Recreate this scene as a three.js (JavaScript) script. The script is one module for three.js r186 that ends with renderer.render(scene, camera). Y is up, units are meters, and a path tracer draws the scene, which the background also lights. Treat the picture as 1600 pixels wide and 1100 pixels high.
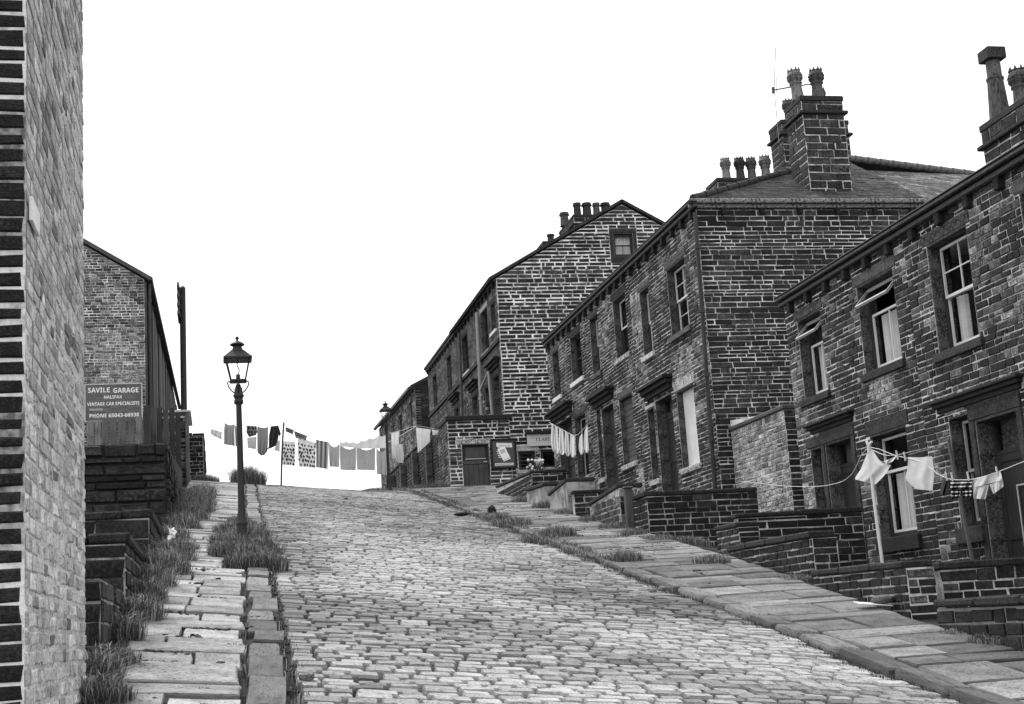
import * as THREE from 'three';
import { mergeVertices } from 'three/addons/utils/BufferGeometryUtils.js';

// ------------------------------------------------------------------ camera, sky, sun, exposure
const scene = new THREE.Scene();
const EYE = 1.8, FOC = 2200;                                   // eye height above the road plane, focal length in photo pixels
// axes of the place seen by the camera (image right, image down, forward): across the street, up, along the street
const AX = [0.97809133, -0.02239025, 0.20696867], AY = [-0.06299759, -0.97941821, 0.1917584], AD = [-0.19841536, 0.20059575, 0.95937099];
const camera = new THREE.PerspectiveCamera(2 * Math.atan(550 / FOC) * 180 / Math.PI, 1600 / 1100, 0.1, 3000);
camera.position.set(0, EYE, 0);
camera.up.set(-AX[1], -AY[1], AD[1]);
camera.lookAt(AX[2], EYE + AY[2], -AD[2]);

function skyTexture() {
  const w = 128, h = 64, d = new Float32Array(w * h * 4);
  for (let j = 0; j < h; j++) for (let i = 0; i < w; i++) {
    const el = (j + 0.5) / h - 0.5, a = i / w * Math.PI * 2, k = (j * w + i) * 4;
    const cl = 0.025 * Math.sin(a * 3 + el * 9) * Math.cos(a * 2 - el * 14) + 0.015 * Math.sin(a * 7 + 5 * el);
    const v = el > 0 ? 1.07 + cl : 0.16;
    d[k] = v; d[k + 1] = v; d[k + 2] = v; d[k + 3] = 1;
  }
  const t = new THREE.DataTexture(d, w, h, THREE.RGBAFormat, THREE.FloatType);
  t.mapping = THREE.EquirectangularReflectionMapping; t.magFilter = THREE.LinearFilter; t.minFilter = THREE.LinearFilter; t.needsUpdate = true;
  return t;
}
scene.background = scene.environment = skyTexture();
const sun = new THREE.DirectionalLight(0xffffff, 1.5);          // veiled sun high above the top of the street
sun.position.set(-14, 60, -66); sun.target.position.set(4, 3, -25);
sun.castShadow = true; sun.shadow.radius = 24; sun.shadow.mapSize.set(2048, 2048);
Object.assign(sun.shadow.camera, { left: -60, right: 60, top: 60, bottom: -60, near: 1, far: 200 });
scene.add(sun, sun.target);
const renderer = new THREE.WebGLRenderer({ antialias: true });
renderer.toneMapping = THREE.LinearToneMapping;
renderer.toneMappingExposure = 1.42;
renderer.shadowMap.enabled = true;

// ------------------------------------------------------------------ numbers, pixels to places
let seed = 7;
function rnd() { seed |= 0; seed = seed + 0x6D2B79F5 | 0; let t = Math.imul(seed ^ seed >>> 15, 1 | seed); t = t + Math.imul(t ^ t >>> 7, 61 | t) ^ t; return ((t ^ t >>> 14) >>> 0) / 4294967296; }
const rr = (a, b) => a + (b - a) * rnd(), clamp = (v, a, b) => Math.min(b, Math.max(a, v)), sm = (a, b, x) => { const t = clamp((x - a) / (b - a), 0, 1); return t * t * (3 - 2 * t); }, lerp = (a, b, t) => a + (b - a) * t;
function h2(x, y) { let n = Math.imul(x | 0, 374761393) + Math.imul(y | 0, 668265263) | 0; n = Math.imul(n ^ n >>> 13, 1274126177); return ((n ^ n >>> 16) >>> 0) / 4294967296; }
function vn(x, y, per = 0) { const xi = Math.floor(x), yi = Math.floor(y), fx = x - xi, fy = y - yi, u = fx * fx * (3 - 2 * fx), v = fy * fy * (3 - 2 * fy); const m = a => per ? ((a % per) + per) % per : a; const g = (a, b) => h2(m(a), m(b)); return lerp(lerp(g(xi, yi), g(xi + 1, yi), u), lerp(g(xi, yi + 1), g(xi + 1, yi + 1), u), v); }
function fbm(x, y, o = 4, per = 0) { let s = 0, a = 0.5, n = 0; for (let i = 0; i < o; i++) { s += a * vn(x, y, per); n += a; x *= 2; y *= 2; per *= 2; a *= 0.5; } return s / n; }
const dot3 = (a, b) => a[0] * b[0] + a[1] * b[1] + a[2] * b[2];
function ray(px, py) { const d = [px - 800, py - 550, FOC]; return [dot3(AX, d), dot3(AY, d), dot3(AD, d)]; }
function onX(px, py, X) { const r = ray(px, py), t = X / r[0]; return { X, Y: EYE + t * r[1], D: t * r[2] }; }      // where a pixel meets a wall along the street
function onD(px, py, D) { const r = ray(px, py), t = D / r[2]; return { X: t * r[0], Y: EYE + t * r[1], D }; }      // ... a wall across the street
const SL = 0.152, CF = 0.105;
function gnd(px, py) { const r = ray(px, py); let a = 4, b = 4, mf = 9, mD = 40; const f = D => EYE + r[1] / r[2] * D - gy(r[0] / r[2] * D, D); while (b < 60 && f(b) > 0) { if (f(b) < mf) { mf = f(b); mD = b; } a = b; b += 0.5; } if (f(b) > 0) a = b = mD; for (let i = 0; i < 40; i++) { const m = (a + b) / 2; if (f(m) > 0) a = m; else b = m; } return { X: r[0] / r[2] * b, Y: EYE + r[1] / r[2] * b, D: b }; }
function proj(x, y, z) { const w = [x, y - EYE, -z], c = [0, 1, 2].map(i => AX[i] * w[0] + AY[i] * w[1] + AD[i] * w[2]); return [800 + FOC * c[0] / c[2], 550 + FOC * c[1] / c[2], c[2]]; }
// height of the hill: one long slope, the road falling a little to the right, the right pavement level, gardens dipping to the houses
const kL = D => 0.45 + 0.02 * (D - 10), kR = D => 5.66 + 0.022 * (D - 11);     // road edges
function gy(X, D) {
  const k = sm(4.6, 5.9, X), D0 = 43 + 2 * k, L = 14 + 6 * k;
  const h = D < D0 ? SL * D : D < D0 + L ? SL * (D - (D - D0) ** 2 / (2 * L)) : SL * (D0 + L / 2);
  return h - CF * clamp(X, -4, kR(D)) + 0.05 * sm(0.02, 0.2, X - kR(D)) - 0.17 * clamp(X - 8.1, 0, 2.9) * (1 - sm(26, 34, D));
}

// ------------------------------------------------------------------ textures and materials
function tex(n, f, srgb = true) {
  const d = new Uint8Array(n * n * 4);
  for (let j = 0; j < n; j++) for (let i = 0; i < n; i++) {
    let v = clamp(f(i / n, j / n), 0, 1); if (srgb) v = v <= 0.0031308 ? v * 12.92 : 1.055 * v ** (1 / 2.4) - 0.055;
    const k = (j * n + i) * 4; d[k] = d[k + 1] = d[k + 2] = v * 255; d[k + 3] = 255;
  }
  const t = new THREE.DataTexture(d, n, n); if (srgb) t.colorSpace = THREE.SRGBColorSpace;
  t.wrapS = t.wrapT = THREE.RepeatWrapping; t.magFilter = THREE.LinearFilter; t.minFilter = THREE.LinearMipmapLinearFilter; t.generateMipmaps = true; t.needsUpdate = true; return t;
}
const stoneF = (x, y) => { const a = fbm(x * 5, y * 5, 4, 5), b = fbm(x * 40, y * 40, 3, 40), c = vn(x * 128, y * 128, 128); return clamp(0.55 + 1.1 * (a - 0.5) + 1.3 * (b - 0.5) + 0.35 * (c - 0.5) + (b > 0.64 ? 0.3 : 0), 0.06, 1); };
const T_STONE = tex(512, stoneF), T_STONEB = tex(512, (x, y) => 0.5 * fbm(x * 24, y * 24, 3, 24) + 0.5 * vn(x * 110, y * 110, 110), false);
const T_FLAG = tex(512, (x, y) => { const a = fbm(x * 6, y * 6, 4, 6), b = fbm(x * 60, y * 60, 2, 60), c = vn(x * 128, y * 128, 128); return clamp(0.74 + 0.7 * (a - 0.5) + 0.5 * (b - 0.5) + 0.3 * (c - 0.5) - (b < 0.3 ? 0.2 : 0), 0.15, 1); });
const T_MORT = tex(512, (x, y) => { const a = fbm(x * 6, y * 6, 4, 6), b = fbm(x * 50, y * 50, 3, 50); return clamp(0.76 + 1.5 * (a - 0.5) + 0.7 * (b - 0.5), 0.16, 1); });
const T_WOOD = tex(256, (x, y) => clamp(0.55 + 0.5 * (fbm(x * 30, y * 3, 4, 3) - 0.5) + 0.35 * (vn(x * 64, y * 4, 64) - 0.5), 0, 1));
const T_SLATE = tex(256, (x, y) => clamp(0.35 + 0.7 * fbm(x * 10, y * 10, 4, 10), 0, 1));
const T_CLOTH = tex(256, (x, y) => clamp(0.88 + 0.2 * (fbm(x * 8, y * 8, 4, 8) - 0.5) + 0.12 * (vn(x * 128, y * 128, 128) - 0.5), 0, 1));
const rep = (t, s) => { const c = t.clone(); c.repeat.set(s, s); c.needsUpdate = true; return c; };
function M(v, o = {}) { const m = new THREE.MeshStandardMaterial({ roughness: 0.92, metalness: 0, ...o }); m.color.setRGB(v, v, v); return m; }
const T_STONE2 = rep(T_STONE, 1.6), T_BUMP2 = rep(T_STONEB, 1.6), T_MORT2 = rep(T_MORT, 0.7);
const SM = (v, o = {}) => M(v, { map: T_STONE2, bumpMap: T_BUMP2, bumpScale: 0.01, ...o });
const mort = v => M(v, { map: T_MORT2, bumpMap: T_BUMP2, bumpScale: 0.004 });
const mats = {
  mortarDark: mort(0.6), mortarGable: mort(0.8), mortarFac: mort(0.72), mortarShop: mort(0.95), mortarBrick: M(0.62, { map: T_FLAG, bumpMap: T_BUMP2, bumpScale: 0.004 }), mortarLow: mort(0.3), mortarBlack: mort(0.02), mortarPale: mort(0.8),
  soot: SM(0.02), dress: SM(0.05), dressMid: SM(0.14), dressPale: SM(0.75), whitePaint: M(0.78, { map: T_CLOTH, roughness: 0.6 }), creamPaint: M(0.55, { map: T_CLOTH, roughness: 0.6 }),
  darkWood: M(0.035, { map: T_WOOD, roughness: 0.75 }), midWood: M(0.1, { map: T_WOOD, roughness: 0.8 }), paleWood: M(0.3, { map: T_WOOD, roughness: 0.85 }), greyWood: M(0.17, { map: T_WOOD, roughness: 0.9 }),
  iron: M(0.009, { map: T_STONE, roughness: 0.55 }), gutter: M(0.04, { map: T_STONE, roughness: 0.6 }), gutterPale: M(0.3, { map: T_STONE, roughness: 0.7 }), pipePale: M(0.42, { map: T_CLOTH, roughness: 0.7 }),
  darkSheet: M(0.02), render: M(0.42, { map: T_MORT2, bumpMap: T_BUMP2, bumpScale: 0.008 }), coping: SM(0.035), copingMid: SM(0.12),
  slate: M(0.085, { map: T_SLATE, roughness: 0.7 }), slateLit: M(0.2, { map: T_SLATE, roughness: 0.7 }), clay: M(0.12, { map: T_STONE2, bumpMap: T_BUMP2, bumpScale: 0.004 }), clayDark: M(0.05, { map: T_STONE2 }), clayPale: M(0.24, { map: T_STONE2 }),
  curtain: M(0.75, { map: T_CLOTH, side: THREE.DoubleSide }), board: M(0.78, { map: T_CLOTH }), soil: M(0.04, { map: rep(T_MORT, 1.5), bumpMap: T_BUMP2, bumpScale: 0.02 }),
  glass: new THREE.MeshPhysicalMaterial({ color: 0xffffff, transmission: 1, thickness: 0, roughness: 0.06, ior: 1.3, specularIntensity: 0.5 }),
  wire: M(0.75), wireGrey: M(0.22), wireDark: M(0.05, { roughness: 0.6 }), peg: M(0.5),
};

// ------------------------------------------------------------------ geometry builder
const V = (x, y, z) => new THREE.Vector3(x, y, z);
class Frame { // wall frame: u to the right seen from outside, v up, n outwards
  constructor(o, u, n) { this.o = o; this.u = u.clone().normalize(); this.n = n.clone().normalize(); this.v = V(0, 1, 0); this.v = this.n.clone().cross(this.u).normalize(); this.m = new THREE.Matrix4().makeBasis(this.u, this.v, this.n).setPosition(o); this.q = new THREE.Quaternion().setFromRotationMatrix(this.m); }
  p(u, v, n = 0) { const { o, u: a, v: b, n: c } = this; return [o.x + a.x * u + b.x * v + c.x * n, o.y + a.y * u + b.y * v + c.y * n, o.z + a.z * u + b.z * v + c.z * n]; }
}
const FW = new Frame(V(0, 0, 0), V(1, 0, 0), V(0, 0, 1));
const FX = X => new Frame(V(X, 0, 0), V(0, 0, 1), V(-1, 0, 0));      // right-hand walls, facing the street: u = -distance
const FL = X => new Frame(V(X, 0, 0), V(0, 0, -1), V(1, 0, 0));      // left-hand walls, facing the street: u = distance
const FD = D => new Frame(V(0, 0, -D), V(1, 0, 0), V(0, 0, 1));      // walls facing down the hill: u = across
class Geo {
  constructor() { this.P = []; this.N = []; this.T = []; this.C = []; this.col = null; }
  vert(p, n, t) { this.P.push(p[0], p[1], p[2]); this.N.push(n[0], n[1], n[2]); this.T.push(t[0], t[1]); if (this.col) this.C.push(this.col, this.col, this.col); }
  tri(a, b, c, off) {
    const ux = b[0] - a[0], uy = b[1] - a[1], uz = b[2] - a[2], vx = c[0] - a[0], vy = c[1] - a[1], vz = c[2] - a[2];
    let n = [uy * vz - uz * vy, uz * vx - ux * vz, ux * vy - uy * vx]; const l = Math.hypot(...n); if (l < 1e-12) return; n = n.map(k => k / l);
    const ax = Math.abs(n[0]), ay = Math.abs(n[1]), az = Math.abs(n[2]), o = off || [0, 0];
    for (const p of [a, b, c]) this.vert(p, n, ay > ax && ay > az ? [p[0] + o[0], p[2] + o[1]] : ax > az ? [p[2] + o[0], p[1] + o[1]] : [p[0] + o[0], p[1] + o[1]]);
  }
  quad(a, b, c, d, off) { this.tri(a, b, c, off); this.tri(a, c, d, off); }
  box(F, u0, u1, v0, v1, n0, n1, b = 0) {
    const off = [rnd() * 7, rnd() * 7];
    if (b <= 0) {
      const p = (i, j, k) => F.p(i ? u1 : u0, j ? v1 : v0, k ? n1 : n0);
      this.quad(p(0, 0, 1), p(1, 0, 1), p(1, 1, 1), p(0, 1, 1), off); this.quad(p(1, 0, 0), p(0, 0, 0), p(0, 1, 0), p(1, 1, 0), off);
      this.quad(p(1, 0, 1), p(1, 0, 0), p(1, 1, 0), p(1, 1, 1), off); this.quad(p(0, 0, 0), p(0, 0, 1), p(0, 1, 1), p(0, 1, 0), off);
      this.quad(p(0, 1, 1), p(1, 1, 1), p(1, 1, 0), p(0, 1, 0), off); this.quad(p(0, 0, 0), p(1, 0, 0), p(1, 0, 1), p(0, 0, 1), off); return this;
    }
    b = Math.min(b, (u1 - u0) * 0.45, (v1 - v0) * 0.45, (n1 - n0) * 0.45);
    const c = [(u0 + u1) / 2, (v0 + v1) / 2, (n0 + n1) / 2], h = [(u1 - u0) / 2, (v1 - v0) / 2, (n1 - n0) / 2];
    const pt = (ax, s, s1, s2) => { const r = [0, 0, 0], a1 = (ax + 1) % 3, a2 = (ax + 2) % 3; r[ax] = c[ax] + s * h[ax]; r[a1] = c[a1] + s1 * (h[a1] - b); r[a2] = c[a2] + s2 * (h[a2] - b); return F.p(...r); };
    for (let ax = 0; ax < 3; ax++) for (const s of [-1, 1]) { const q = [pt(ax, s, -1, -1), pt(ax, s, 1, -1), pt(ax, s, 1, 1), pt(ax, s, -1, 1)]; if (s < 0) q.reverse(); this.quad(...q, off); }
    for (let ax = 0; ax < 3; ax++) { const a1 = (ax + 1) % 3; for (const s of [-1, 1]) for (const t of [-1, 1]) { const q = [pt(ax, s, t, -1), pt(ax, s, t, 1), pt(a1, t, 1, s), pt(a1, t, -1, s)]; if (s * t < 0) q.reverse(); q.reverse(); this.quad(...q, off); } }
    for (const a of [-1, 1]) for (const e of [-1, 1]) for (const f of [-1, 1]) { const q = [pt(0, a, e, f), pt(1, e, f, a), pt(2, f, a, e)]; if (a * e * f < 0) q.reverse(); this.tri(...q, off); }
    return this;
  }
  prism(F, poly, n0, n1) { // polygon in u,v (counter-clockwise seen from outside), extruded along n
    const tri = THREE.ShapeUtils.triangulateShape(poly.map(p => new THREE.Vector2(...p)), []);
    for (const [a, b, c] of tri) { this.tri(F.p(...poly[a], n1), F.p(...poly[b], n1), F.p(...poly[c], n1)); this.tri(F.p(...poly[c], n0), F.p(...poly[b], n0), F.p(...poly[a], n0)); }
    for (let i = 0; i < poly.length; i++) { const a = poly[i], b = poly[(i + 1) % poly.length]; this.quad(F.p(...a, n0), F.p(...b, n0), F.p(...b, n1), F.p(...a, n1)); }
    return this;
  }
  add(g, m) { g = g.index ? g.toNonIndexed() : g; if (m) g = g.clone().applyMatrix4(m); const p = g.attributes.position, n = g.attributes.normal, t = g.attributes.uv; for (let i = 0; i < p.count; i++) this.vert([p.getX(i), p.getY(i), p.getZ(i)], [n.getX(i), n.getY(i), n.getZ(i)], t ? [t.getX(i), t.getY(i)] : [0, 0]); return this; }
  tube(pts, r, seg = 8, rad = 6) { return this.add(new THREE.TubeGeometry(new THREE.CatmullRomCurve3(pts.map(p => V(...p))), seg, r, rad)); }
  cyl(x, y0, y1, z, r0, r1, seg = 12) { return this.add(new THREE.CylinderGeometry(r1, r0, y1 - y0, seg), new THREE.Matrix4().makeTranslation(x, (y0 + y1) / 2, z)); }
  lathe(prof, x, y, z, seg = 12, flat = false) { let g = new THREE.LatheGeometry(prof.map(p => new THREE.Vector2(...p)), seg); if (flat) { g = g.toNonIndexed(); g.computeVertexNormals(); } return this.add(g, new THREE.Matrix4().makeTranslation(x, y, z)); }
  bar(a, b, w, h = w) { // straight rectangular bar between two points
    const A = V(...a), Bv = V(...b), d = Bv.clone().sub(A), l = d.length(); d.normalize(); const up = Math.abs(d.y) > 0.95 ? V(1, 0, 0) : V(0, 1, 0); const s = up.clone().cross(d).normalize(), t = d.clone().cross(s);
    return this.add(new THREE.BoxGeometry(w, h, l), new THREE.Matrix4().makeBasis(s, t, d).setPosition(A.add(Bv).multiplyScalar(0.5)));
  }
  geo() { const g = new THREE.BufferGeometry(); g.setAttribute('position', new THREE.Float32BufferAttribute(this.P, 3)); g.setAttribute('normal', new THREE.Float32BufferAttribute(this.N, 3)); g.setAttribute('uv', new THREE.Float32BufferAttribute(this.T, 2)); if (this.C.length) g.setAttribute('color', new THREE.Float32BufferAttribute(this.C, 3)); return g; }
}
// ------------------------------------------------------------------ things and parts
const taken = {}, ORG = new Map();
function numbered(n) { const k = taken[n] = (taken[n] ?? -1) + 1; return k ? n + '_' + String(k).padStart(3, '0') : n; }
function thing(name, label, category, at, group) { const o = new THREE.Group(); o.name = numbered(name); o.position.set(...at); ORG.set(o, V(...at)); o.userData = { label, category, kind: 'thing' }; if (group) o.userData.group = group; scene.add(o); return o; }
function put(mesh, parent) { mesh.castShadow = mesh.receiveShadow = true; ORG.set(mesh, ORG.get(parent) || V(0, 0, 0)); parent.add(mesh); return mesh; }
function part(name, g, m, parent, label) { if (g instanceof Geo) g = g.geo(); const o = ORG.get(parent); if (o) g.translate(-o.x, -o.y, -o.z); const x = new THREE.Mesh(g, m); x.name = name; if (label) x.userData.label = label; return put(x, parent); }
function solo(name, g, m, label, category, group) { if (g instanceof Geo) g = g.geo(); g.computeBoundingBox(); const b = g.boundingBox, at = V((b.min.x + b.max.x) / 2, b.min.y, (b.min.z + b.max.z) / 2); g.translate(-at.x, -at.y, -at.z); const x = new THREE.Mesh(g, m); x.name = numbered(name); x.position.copy(at); x.userData = { label, category, kind: 'thing' }; if (group) x.userData.group = group; x.castShadow = x.receiveShadow = true; scene.add(x); return x; }
function structure(name, g, m) { const x = new THREE.Mesh(g instanceof Geo ? g.geo() : g, m); x.name = numbered(name); x.userData = { kind: 'structure' }; x.castShadow = x.receiveShadow = true; scene.add(x); ORG.set(x, V(0, 0, 0)); return x; }

// ------------------------------------------------------------------ masonry: every stone or brick has its own edges and stands proud of the mortar
const NT = 8;
function palette(lo, hi, pow = 1.4, map) { const SM = (v, o) => M(v, { map: map || T_STONE2, bumpMap: T_BUMP2, bumpScale: map ? 0.005 : 0.01, ...o }); const t = []; for (let i = 0; i < NT; i++) t.push(lo + (hi - lo) * (i / (NT - 1)) ** pow); return { t, m: t.map(v => SM(v)), vc: SM(1, { vertexColors: true }) }; }
const PAL = { gable: palette(0.012, 0.1), fac: palette(0.012, 0.6, 1.8), shop: palette(0.016, 0.15), brick: palette(0.16, 0.82, 0.8, T_FLAG), brickShaded: palette(0.014, 0.05), low: palette(0.012, 0.1), black: palette(0.012, 0.09), garage: palette(0.07, 0.6), pale: palette(0.16, 0.85, 1), sett: palette(0.14, 0.56, 1, T_FLAG), flag: palette(0.26, 0.6, 1, T_FLAG), flagR: palette(0.14, 0.44, 1, T_FLAG), kerb: palette(0.09, 0.34, 1, T_FLAG), slate: palette(0.045, 0.16), slateLit: palette(0.14, 0.42), chim: palette(0.025, 0.15) };
function unitStone(bu, bv) {
  const g = new Geo(), j = () => rr(-0.035, 0.035), q = [[-0.5, -0.5], [0.5, -0.5], [0.5, 0.5], [-0.5, 0.5]].map(([a, b]) => [a + j(), b + j() * 2]);
  const ring = (s, z) => q.map(([a, b]) => FW.p(a - Math.sign(a) * bu * s, b - Math.sign(b) * bv * s, z)), off = [rnd() * 5, rnd() * 5];
  const r0 = ring(0, -0.5), r1 = ring(0.15, 0.45), r2 = ring(1, 1);
  for (let i = 0; i < 4; i++) { const k = (i + 1) % 4; g.quad(r0[i], r0[k], r1[k], r1[i], off); g.quad(r1[i], r1[k], r2[k], r2[i], off); }
  g.quad(...r2, off); const G = g.geo(), t = G.attributes.uv; for (let i = 0; i < t.count; i++) t.setXY(i, t.getX(i) * 0.3, t.getY(i) * 0.1); return G;
}
const UNIT = []; for (let i = 0; i < 8; i++) UNIT.push(unitStone(rr(0.02, 0.045), rr(0.06, 0.13)));
// range(v) gives the wall's left and right end at height v; holes are [u0, v0, u1, v1]
function lay(F, v0, v1, range, holes, o) {
  const out = []; let v = v0;
  while (v < v1 - 0.03) {
    let vt = Math.min(v + o.h * (1 + rr(-o.hv, o.hv)), v1); if (v1 - vt < o.h * 0.4) vt = v1;
    const [a0, b0] = range(v), [a1, b1] = range(vt), A = Math.max(a0, a1), B = Math.min(b0, b1), hs = holes.filter(h => h[1] < vt - 1e-4 && h[3] > v + 1e-4);
    const cuts = [A, B]; for (const h of hs) for (const c of [h[0], h[2]]) if (c > A && c < B) cuts.push(c);
    cuts.sort((p, q) => p - q); const runs = [];
    for (let i = 0; i + 1 < cuts.length; i++) {
      if (cuts[i + 1] - cuts[i] < 0.02) continue;
      const mid = (cuts[i] + cuts[i + 1]) / 2; let sp = [[v, vt]];
      for (const h of hs) if (h[0] < mid && h[2] > mid) sp = sp.flatMap(([p, q]) => [[p, Math.min(q, h[1])], [Math.max(p, h[3]), q]].filter(([e, f]) => f - e > 0.025));
      for (const [p, q] of sp) { const L = runs[runs.length - 1]; if (L && L[3] === q && L[2] === p && Math.abs(L[1] - cuts[i]) < 1e-6) L[1] = cuts[i + 1]; else runs.push([cuts[i], cuts[i + 1], p, q]); }
    }
    for (const [c0, c1, p, q] of runs) {
      let u = c0 - (c0 === A ? rnd() * o.lmin * 0 : 0);
      while (u < c1 - 1e-4) {
        let w = rr(o.lmin, o.lmax) * (rnd() < (o.hd || 0.15) ? 0.55 : 1), e = u + w; if (c1 - e < o.lmin * 0.5) e = c1;
        const s = { u0: u, u1: e, v0: p, v1: q, sl: 0, sr: 0, F };
        if (u === A) { s.sl = a1 - a0; s.u0 = Math.min(u, a0); } if (e === B) { s.sr = b1 - b0; s.u1 = Math.max(e, b0); }
        s.t = clamp(Math.floor(NT * o.tone((u + e) / 2, (p + q) / 2)), 0, NT - 1); out.push(s); u = e;
      }
    }
    v = vt;
  }
  return out.map(s => { const j = o.j * rr(0.35, 1.5) / 2, k = o.j * rr(0.35, 1.45) / 2; s.u0 += j; s.u1 -= j; s.v0 += k; s.v1 -= k; s.d = o.d * rr(0.5, 1.5); return s; }).filter(s => s.u1 - s.u0 > 0.025 && s.v1 - s.v0 > 0.012);
}
function addStone(g, s) {
  const F = s.F, w = s.u1 - s.u0, h = s.v1 - s.v0, bu = Math.min(0.014, w * 0.2), bv = Math.min(0.012, h * 0.2), j = () => rr(-0.008, 0.008), off = [rnd() * 9, rnd() * 9];
  const q = [[s.u0 + j(), s.v0 + j(), 1, 1], [s.u1 + j(), s.v0 + j(), -1, 1], [s.u1 + s.sr + j(), s.v1 + j(), -1, -1], [s.u0 + s.sl + j(), s.v1 + j(), 1, -1]];
  const a = q.map(p => F.p(p[0], p[1], -0.004)), b = q.map(p => F.p(p[0] + p[2] * bu, p[1] + p[3] * bv, s.d + j() * 0.6));
  for (let i = 0; i < 4; i++) { const k = (i + 1) % 4; g.quad(a[i], a[k], b[k], b[i], off); } g.quad(...b, off);
}
function pixArea(s) { const c = s.F.p((s.u0 + s.u1) / 2, (s.v0 + s.v1) / 2), p = proj(...c); if (p[2] < 0.5 || p[0] < -10 || p[0] > 1610 || p[1] < -10 || p[1] > 1110) return 0; const a = proj(...s.F.p(s.u0, (s.v0 + s.v1) / 2)), b = proj(...s.F.p(s.u1, (s.v0 + s.v1) / 2)), w = Math.hypot(a[0] - b[0], a[1] - b[1]), h = FOC / p[2] * (s.v1 - s.v0); return w < 8 ? 0 : w * h; }
function emit(list, pal, parent, name, stuffName, max = 300) {
  for (const s of list) s.a = s.sl || s.sr ? 0 : pixArea(s);
  const big = new Set(list.filter(s => s.a > 0).sort((p, q) => q.a - p.a).slice(0, max));
  const o = ORG.get(parent) || V(0, 0, 0), g = new Geo();
  for (const s of list) if (big.has(s)) {
    const x = new THREE.Mesh(UNIT[Math.floor(rnd() * UNIT.length)], pal.m[s.t]); x.name = name; const c = s.F.p((s.u0 + s.u1) / 2, (s.v0 + s.v1) / 2, 0);
    x.position.set(c[0] - o.x, c[1] - o.y, c[2] - o.z); x.quaternion.copy(s.F.q); x.scale.set(s.u1 - s.u0, s.v1 - s.v0, s.d); put(x, parent);
  } else { g.col = pal.t[s.t]; addStone(g, s); }
  if (g.P.length) { const x = part(stuffName, g, pal.vc, parent); x.userData.kind = 'stuff'; }
}
// a wall slab with openings, thick inwards
function slab(F, outline, holes, th) {
  const s = new THREE.Shape(outline.map(p => new THREE.Vector2(...p)));
  for (const [a, b, c, d] of holes) s.holes.push(new THREE.Path([[a, b], [a, d], [c, d], [c, b]].map(p => new THREE.Vector2(...p))));
  return new THREE.ExtrudeGeometry(s, { depth: th, bevelEnabled: false }).applyMatrix4(new THREE.Matrix4().makeTranslation(0, 0, -th)).applyMatrix4(F.m);
}
const tone = (mean, spread, sc = 1.3, sx = 0) => (u, v) => clamp(mean + spread * 1.6 * (fbm(u * sc + sx, v * sc * 1.7 + 3.1 + sx, 3) - 0.5) + spread * (rnd() - 0.5) + (rnd() < 0.06 ? 0.3 : 0), 0, 0.999);

// ------------------------------------------------------------------ the ground
{
  const g = new Geo(), xs = [-400, -120, -40, -20, -12, -8, -5, -3, -2, -1.2, -0.8, 0, 1, 2, 3, 4, 5, 5.5, 6, 6.5, 7, 7.5, 8, 9, 10, 11, 13, 16, 22, 40, 120, 400], ds = [-400, -100, -40, -15, -5];
  for (let d = 0; d <= 80; d += 2) ds.push(d); ds.push(90, 110, 150, 250, 600);
  const h = (X, D) => gy(X, D) - 0.09;
  for (let i = 0; i + 1 < xs.length; i++) for (let j = 0; j + 1 < ds.length; j++) { const p = (x, d) => [x, h(x, d), -d]; g.quad(p(xs[i], ds[j]), p(xs[i + 1], ds[j]), p(xs[i + 1], ds[j + 1]), p(xs[i], ds[j + 1])); }
  structure('ground', g, mats.soil);
}
function sheet(name, x0, x1, d0, d1, dy, m, nx = 6, st = 1) {
  const g = new Geo(), n = Math.ceil((d1 - d0) / st);
  for (let j = 0; j < n; j++) for (let i = 0; i < nx; i++) { const D0 = lerp(d0, d1, j / n), D1 = lerp(d0, d1, (j + 1) / n), p = (k, D) => { const X = lerp(x0(D), x1(D), k / nx); return [X, gy(X, D) + (dy.call ? dy(X) : dy), -D]; }; g.quad(p(i, D0), p(i + 1, D0), p(i + 1, D1), p(i, D1)); }
  return structure(name, g, m);
}
const GN = V(CF, 1, SL).normalize(), GU = V(1, -CF, 0).normalize(), GF = V(0, 0, 0).crossVectors(GU, GN).normalize(); // ground axes; GF points downhill
const GQ = new THREE.Quaternion().setFromRotationMatrix(new THREE.Matrix4().makeBasis(GU, GN.clone().cross(GU), GN)); // unit stone: u across, v uphill, n up
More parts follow.
